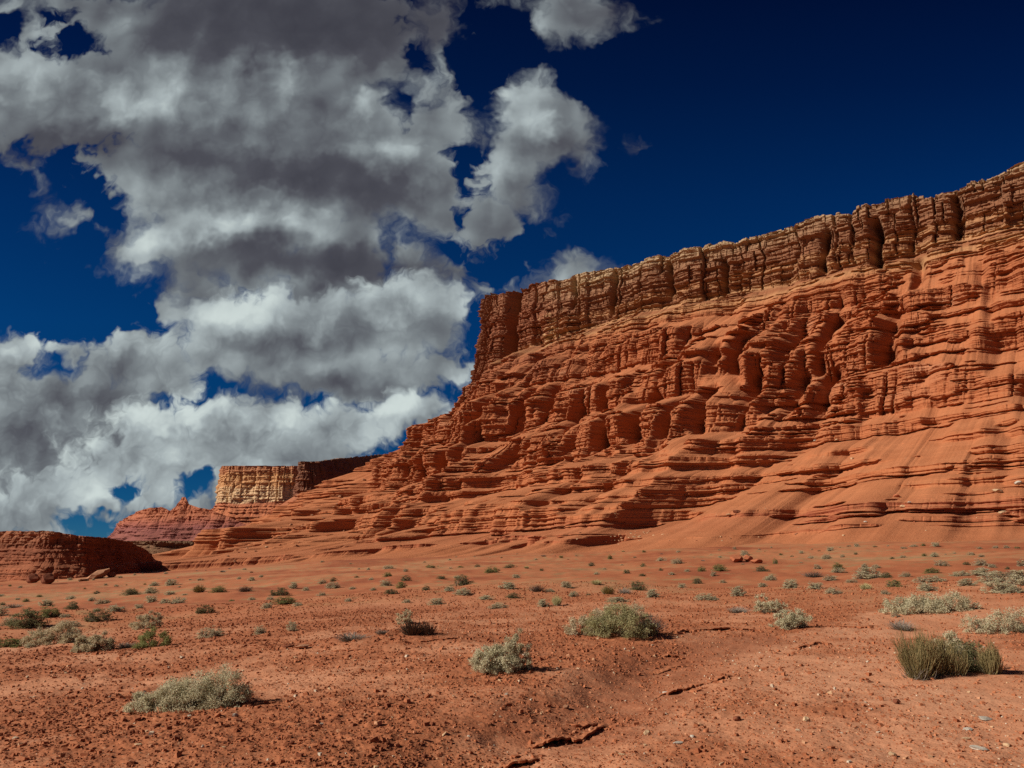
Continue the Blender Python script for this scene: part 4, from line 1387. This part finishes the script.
def wiry(seed, lobes, n, mat, r=0.004, lean=0.35, deadmat='grey', dead=90):
    rng = np.random.default_rng(seed)
    L = np.array(lobes)
    A = L[:, 2] * L[:, 3]; k = rng.choice(len(L), n, p=A / A.sum())
    a = rng.uniform(0, 2 * math.pi, n); q = np.sqrt(rng.random(n))
    ex, ey = np.cos(a) * q, np.sin(a) * q
    base = np.stack([L[k, 0] + ex * L[k, 2] * .38, L[k, 1] + ey * L[k, 3] * .38, np.full(n, -.02)], -1)
    hh = L[k, 4] * (1 - .30 * q ** 2) * rng.uniform(.5, 1.03, n) * (1 + .18 * np.sin(a * 3 + k))
    tips = np.stack([L[k, 0] + ex * L[k, 2] * (.75 + lean * rng.random(n)) + rng.normal(0, .12, n) * L[k, 2], L[k, 1] + ey * L[k, 3] * (.75 + lean * rng.random(n)) + rng.normal(0, .12, n) * L[k, 3], hh], -1)
    V, FA, t = stems(rng, base, tips, r, r * .45, .10)
    n2 = dead
    k = rng.choice(len(L), n2, p=A / A.sum())
    a = rng.uniform(0, 2 * math.pi, n2)
    base = np.stack([L[k, 0] + rng.normal(0, .25, n2) * L[k, 2], L[k, 1] + rng.normal(0, .25, n2) * L[k, 3], np.full(n2, -.01)], -1)
    tips = base + np.stack([np.cos(a) * L[k, 2] * rng.uniform(.3, .7, n2), np.sin(a) * L[k, 3] * rng.uniform(.3, .7, n2), rng.uniform(.02, .3, n2) * L[k, 4]], -1)
    DV, DF, dt = stems(rng, base, tips, r * 1.1, r * .5, .25)
    return mesh_data('stems', V, FA, PM[mat], t), mesh_data('dead_twigs', DV, DF, PM[deadmat], dt)


# shared kinds, one metre wide and one metre high before scaling
KINDS = {}
for i in range(5):
    r = np.random.default_rng(300 + i)
    lob = [(0, 0, .36, .36, .85)] + [(r.uniform(-.28, .28), r.uniform(-.25, .25), r.uniform(.2, .3), r.uniform(.2, .3), r.uniform(.55, 1.0)) for _ in range(3)]
    KINDS.setdefault('pale', []).append(leafy(310 + i, lob, 4200, .021, 'pale', twig_r=.006))
    KINDS.setdefault('warm', []).append(leafy(330 + i, lob, 3600, .021, 'warm', twig_r=.007))
    KINDS.setdefault('green', []).append(leafy(350 + i, lob, 4200, .021, 'green', twig_r=.006))
    KINDS.setdefault('dark', []).append(leafy(370 + i, lob, 4200, .021, 'dark', twig_r=.006))
    KINDS.setdefault('yellow', []).append(wiry(390 + i, [(0, 0, .42, .42, 1.0)], 420, 'yellow', .008))
    KINDS.setdefault('wiry', []).append(wiry(410 + i, [(0, 0, .42, .42, 1.0)], 520, 'wiry', .008))
    KINDS.setdefault('dead', []).append(wiry(430 + i, [(0, 0, .5, .5, .8)], 260, 'grey', .008, .6, 'twig', 160))
NAMES = {'pale': ('saltbush', 'shrub'), 'warm': ('saltbush', 'shrub'), 'green': ('green_shrub', 'shrub'), 'dark': ('dark_shrub', 'shrub'), 'yellow': ('grass_tuft', 'grass tuft'), 'wiry': ('joint_fir', 'shrub'), 'dead': ('dead_shrub', 'dead shrub')}
_count = [0]


def plant(pos, w, h, kind, label, group, meshes=None, rz=None, depth=None):
    """an Empty at the plant's base with its foliage and its twigs; w, h in metres"""
    nm, cat = NAMES[kind]
    e = bpy.data.objects.new(nm, None)
    e.empty_display_size = 0.1
    col.objects.link(e)
    e.location = pos
    _count[0] += 1
    if meshes is None:
        meshes = KINDS[kind][_count[0] % 5]
        e.scale = (w, w if depth is None else depth, h)
        e.rotation_euler = (0, 0, (_count[0] * 2.4) % 6.28 if rz is None else rz)
    for me in meshes:
        c = bpy.data.objects.new(me.name.split('.')[0], me)
        col.objects.link(c)
        c.parent = e
    tag(e, label, cat, group)
    return e


def plant_px(px, py, wpx, hpx, kind, label, group=None, meshes=None, **kw):
    x, y, z = at(px, py)
    d = math.hypot(x, y)
    s = d / FPX
    # the drawn height includes the ground the plant's depth covers
    return plant((x, y, z - 0.01), wpx * s, hpx * s * 0.95, kind, label, group, meshes, **kw)


def hero(px, py, kind, maker, label):
    x, y, z = at(px, py)
    s = math.hypot(x, y) / FPX
    return plant((x, y, z - 0.01), 1, 1, kind, label, None, maker(s))


# the near shrubs, each with its own growth (lobes in photo pixels turned into metres by s)
def lob(s, *ls):
    return [(a * s, b * s, c * s, d * s, e * s) for a, b, c, d, e in ls]


hero(190, 708, 'pale', lambda s: leafy(501, lob(s, (-38, 0, 18, 20, 15), (-18, 5, 22, 24, 24), (4, 0, 24, 26, 32), (27, 4, 24, 24, 33), (42, -2, 13, 18, 20)), 34000, .0090, 'pale', twig_r=.0035, clumps=48), 'broad silvery shrub alone on bare clay, nearest of all shrubs')
hero(500, 672, 'pale', lambda s: leafy(502, lob(s, (-13, 0, 17, 20, 22), (4, 3, 18, 20, 30), (18, 5, 13, 16, 36)), 24000, .0095, 'pale', twig_r=.004, clumps=48), 'silvery shrub leaning right with a long dark shadow')
hero(618, 637, 'green', lambda s: leafy(503, lob(s, (4, 0, 24, 24, 31), (24, -2, 14, 16, 20), (-14, 6, 18, 16, 27)), 17000, .013, 'olive', twig_r=.004, clumps=44), 'large olive green mounded shrub in the centre clump')
hero(590, 634, 'pale', lambda s: leafy(504, lob(s, (-8, 0, 16, 18, 18), (8, 2, 16, 18, 23)), 5200, .016, 'warm', twig_r=.004, clumps=40), 'pale rounded shrub against the left of the large olive green one')
hero(648, 634, 'dead', lambda s: wiry(505, lob(s, (0, 0, 16, 16, 18)), 420, 'grey', .004, .6, 'twig', 120), 'pale dry twiggy shrub against the right of the large olive green one')
hero(622, 618, 'pale', lambda s: leafy(506, lob(s, (-10, 0, 15, 16, 13), (10, 0, 15, 16, 15)), 4200, .018, 'warm', twig_r=.004, clumps=26), 'pale shrub just behind the large olive green one')
hero(930, 677, 'wiry', lambda s: wiry(507, lob(s, (-9, 0, 20, 22, 39), (8, 6, 18, 18, 36), (22, 2, 14, 16, 26)), 1500, 'wiry', .0032, dead=420), 'big olive-brown wiry shrub with upright stems')
hero(962, 668, 'dark', lambda s: leafy(508, lob(s, (-6, 0, 20, 20, 25), (12, 0, 17, 16, 22)), 6500, .012, 'dark', 'grey', twig_r=.004, clumps=40), 'dark low shrub in the shade of the big wiry one')
hero(950, 655, 'pale', lambda s: leafy(509, lob(s, (0, 0, 15, 16, 18)), 2600, .016, 'pale', twig_r=.004, clumps=26), 'silvery shrub peeping from behind the big wiry one')
hero(991, 674, 'wiry', lambda s: wiry(510, lob(s, (0, 0, 9, 10, 26), (5, 2, 7, 8, 22)), 620, 'wiry', .0035, dead=60), 'small upright wiry shrub right of the big one')
hero(911, 613, 'pale', lambda s: leafy(511, lob(s, (-12, 0, 15, 16, 13), (8, 0, 18, 18, 16)), 9000, .016, 'pale', twig_r=.004, clumps=40), 'long grey-green shrub, left one of a touching pair')
hero(947, 611, 'pale', lambda s: leafy(512, lob(s, (-12, 0, 14, 16, 15), (4, 0, 16, 16, 17), (18, 0, 10, 12, 10)), 9000, .016, 'pale', twig_r=.004, clumps=40), 'long grey-green shrub, right one of a touching pair')
hero(1003, 632, 'pale', lambda s: leafy(513, lob(s, (-20, 0, 13, 16, 13), (0, 0, 16, 18, 18), (20, 2, 17, 18, 21), (40, 0, 15, 18, 18)), 11000, .014, 'pale', twig_r=.004, clumps=40), 'low silvery shrub running out at the right edge')
hero(793, 628, 'pale', lambda s: leafy(514, lob(s, (-7, 0, 13, 15, 15), (7, 0, 13, 15, 16)), 8000, .015, 'pale', twig_r=.004, clumps=28), 'round silvery shrub at the end of the broken ledge')
hero(769, 613, 'pale', lambda s: leafy(515, lob(s, (-5, 0, 10, 12, 17), (6, 0, 12, 14, 11)), 3800, .018, 'pale', twig_r=.004, clumps=28), 'peaked pale shrub just behind the round silvery one')
hero(55, 644, 'warm', lambda s: leafy(516, lob(s, (-14, 0, 11, 13, 14), (2, 3, 14, 15, 18), (15, 0, 10, 12, 13)), 14000, .017, 'warm', twig_r=.004, clumps=40), 'wide grey-brown shrub, left one of the front pair')
hero(93, 651, 'pale', lambda s: leafy(517, lob(s, (-7, 0, 10, 12, 12), (5, 0, 11, 13, 15)), 11000, .016, 'warm', twig_r=.004, clumps=40), 'rounded pale shrub, right one of the front pair')
hero(152, 647, 'green', lambda s: leafy(518, lob(s, (0, 0, 14, 15, 15)), 5200, .016, 'green', twig_r=.004, clumps=26), 'bright green shrub right of the front pair')
hero(147, 629, 'warm', lambda s: leafy(519, lob(s, (-4, 0, 10, 12, 11), (4, 0, 9, 12, 15)), 7500, .017, 'warm', twig_r=.005, clumps=26), 'compact brownish shrub standing on rust red flat')
hero(417, 634, 'dead', lambda s: wiry(520, lob(s, (-4, 0, 14, 14, 14), (10, 0, 10, 10, 11)), 520, 'twig', .005, .6, 'twig', 120), 'dark twiggy dead shrub on a small sandy mound')
hero(405, 624, 'warm', lambda s: leafy(521, lob(s, (0, 0, 8, 10, 15)), 2000, .018, 'warm', twig_r=.005, clumps=26), 'small upright pale shrub topping the sandy mound')

MID = [
    (902, 630, 24, 12, 'dead', 'grey dry shrub left of the big wiry one'), (738, 613, 22, 8, 'dead', 'flat grey dry shrub left of the peaked one'),
    (706, 600, 27, 8, 'pale', 'low wide pale shrub on the middle flat'), (739, 597, 20, 12, 'pale', 'round pale shrub right of the low wide one'),
    (763, 586, 14, 5, 'pale', 'tiny front one of two close pale shrubs'), (771, 580, 17, 7, 'pale', 'tiny rear one of two close pale shrubs'),
    (817, 590, 21, 9, 'pale', 'pale oval shrub, first of three in a row'), (833, 594, 19, 7, 'pale', 'flat pale shrub, lowest of three in a row'), (852, 583, 13, 5, 'warm', 'small buff shrub, farthest of three in a row'),
    (832, 580, 22, 6, 'warm', 'flat buff shrub above the row of three'), (839, 573, 18, 6, 'pale', 'pale shrub at the foot of a green one'), (838, 568, 14, 7, 'green', 'green shrub atop a pale one on the right flat'),
    (702, 571, 12, 8, 'green', 'round green shrub left of a wider green one'), (720, 571, 19, 8, 'green', 'wide green shrub on the middle flat'), (714, 576, 9, 6, 'warm', 'little grey shrub before the wide green one'),
    (763, 571, 17, 6, 'dark', 'dark low shrub right of the red outcrop'), (775, 564, 7, 6, 'green', 'tiny green shrub right of the red outcrop'), (818, 569, 11, 6, 'warm', 'tan tuft left of the green and pale pair'),
    (126, 648, 20, 7, 'dead', 'flat grey dry shrub between pale and green ones'), (8, 647, 36, 9, 'green', 'low green shrub cut by the left edge'), (30, 648, 12, 5, 'pale', 'tiny pale shrub beside the low green one'),
    (45, 616, 28, 10, 'green', 'olive green shrub spreading on the left flat'), (98, 621, 27, 13, 'dark', 'rounded dark olive shrub on the left flat'), (65, 617, 13, 5, 'warm', 'small buff shrub behind the olive green one'),
    (10, 625, 22, 8, 'warm', 'grey-brown shrub near the left edge'), (71, 626, 20, 7, 'warm', 'flat tan shrub before the dark olive one'), (138, 608, 12, 5, 'pale', 'small pale shrub between two green ones'),
    (205, 613, 22, 9, 'dark', 'dark green shrub at the head of the rusty flat'), (210, 637, 31, 13, 'warm', 'pale domed shrub, first of three on the rusty flat'), (259, 634, 20, 9, 'warm', 'faint tan shrub, middle of three on the rusty flat'), (291, 631, 16, 12, 'warm', 'upright tan shrub, last of three on the rusty flat'),
    (218, 592, 21, 7, 'green', 'flat green shrub far on the left flat'), (280, 596, 26, 10, 'dark', 'dark green shrub above a yellow-green one'), (284, 604, 30, 9, 'green', 'yellow-green shrub below a dark one'), (266, 608, 16, 6, 'pale', 'pale shrub left of the yellow-green one'), (297, 606, 13, 4, 'pale', 'thin pale shrub right of the yellow-green one'), (271, 600, 13, 5, 'warm', 'grey shrub tucked beside the dark green one'),
    (352, 640, 35, 10, 'dead', 'wide dark dead shrub left of the sandy mound'), (382, 634, 14, 6, 'dead', 'small dead shrub on the sandy mound'),
    (435, 604, 22, 8, 'pale', 'domed pale shrub beyond the sandy mound'), (400, 588, 14, 9, 'green', 'bright green shrub above a dark one'), (392, 594, 17, 6, 'dark', 'dark low shrub below a bright green one'), (426, 590, 12, 6, 'dark', 'small dark shrub above the domed pale one'),
    (441, 579, 14, 4, 'dark', 'flat dark shrub far in the middle'), (406, 603, 12, 4, 'pale', 'tiny pale shrub left of the domed one'), (333, 581, 9, 5, 'dark', 'tiny dark shrub alone on the far left flat'),
    (488, 600, 20, 6, 'pale', 'rear one of two flat pale shrubs'), (498, 608, 23, 8, 'pale', 'front one of two flat pale shrubs'), (543, 607, 18, 9, 'pale', 'pale shrub beside a yellow tuft'), (557, 606, 14, 10, 'yellow', 'yellow grass tuft beside a pale shrub'),
    (510, 568, 18, 5, 'dark', 'flat dark shrub far below the cliff foot'), (640, 590, 20, 12, 'dark', 'dusky round shrub behind the centre clump'), (608, 595, 18, 9, 'yellow', 'brown-yellow tuft behind the centre clump'), (653, 597, 19, 10, 'pale', 'pale shrub right of the dusky round one'), (617, 602, 32, 6, 'pale', 'thin pale strip of shrub above the centre clump'), (625, 594, 14, 8, 'dead', 'dry brown shrub left of the dusky round one'), (683, 588, 12, 6, 'pale', 'little pale shrub alone on the rust band'),
    (931, 582, 32, 8, 'pale', 'long pale shrub on the far right flat'), (968, 586, 23, 8, 'pale', 'pale shrub right of the long far one'), (933, 574, 20, 6, 'green', 'green-grey shrub above the long far one'), (962, 577, 22, 6, 'pale', 'flat pale shrub upper right of the long far one'), (886, 594, 12, 5, 'warm', 'faint tan shrub left of the long far one'), (895, 617, 10, 6, 'warm', 'tan shrub at the start of the touching pair'),
    (1016, 593, 20, 8, 'pale', 'pale shrub cut by the right edge'), (1013, 577, 22, 6, 'warm', 'flat buff shrub near the right edge'), (935, 557, 10, 5, 'pale', 'small pale shrub high on the right flat'), (610, 559, 7, 5, 'green', 'tiny green shrub near the cliff foot'), (661, 571, 7, 4, 'dark', 'dark speck of shrub on the middle flat'),
    (627, 574, 10, 5, 'dark', 'small dark shrub beyond the centre clump'), (592, 566, 9, 5, 'dark', 'low dark shrub below the pale rubble'), (644, 567, 8, 5, 'green', 'small green shrub below the pale rubble'), (671, 575, 9, 4, 'pale', 'pale speck of shrub left of the green pair'),
]
for px, py, w, h, kind, label in MID:
    plant_px(px, py, w, h, kind, label)


def far_plants():
    rng = np.random.default_rng(77)
    used = [(m[0], m[1], m[2]) for m in MID]
    n = 0
    while n < 200:
        px = rng.uniform(-10, 1034)
        top = np.interp(px, [0, 130, 200, 350, 500, 700, 900, 1024], [586, 575, 563, 556, 552, 548, 546, 548])
        py = top + 46 * rng.random() ** 1.5
        if any(abs(px - a) < c * .6 + 4 and abs(py - b) < 7 for a, b, c in used): continue
        if fbm(px / 90, py / 14, octv=2, seed=9) < -0.12: continue
        x, y, z = at(px, py)
        d = math.hypot(x, y)
        if d > 240: continue
        w = np.clip(rng.lognormal(math.log(.68), .42), .3, 1.6)
        kind = rng.choice(['pale', 'warm', 'green', 'dark', 'dead', 'yellow'], p=[.42, .26, .11, .09, .07, .05])
        k2 = {'pale': 'pale grey-green', 'warm': 'tan', 'green': 'green', 'dark': 'dark olive', 'dead': 'dry grey', 'yellow': 'yellowish'}[kind]
        side = 'below the red cliff' if px > 420 else 'towards the low mesa'
        plant((x, y, z - .01), w, w * rng.uniform(.3, .5), kind, f'tiny {k2} plant among many on the far flat {side}', f'{k2} plants on the far flat {side}')
        used.append((px, py, w * FPX / d))
        n += 1


far_plants()
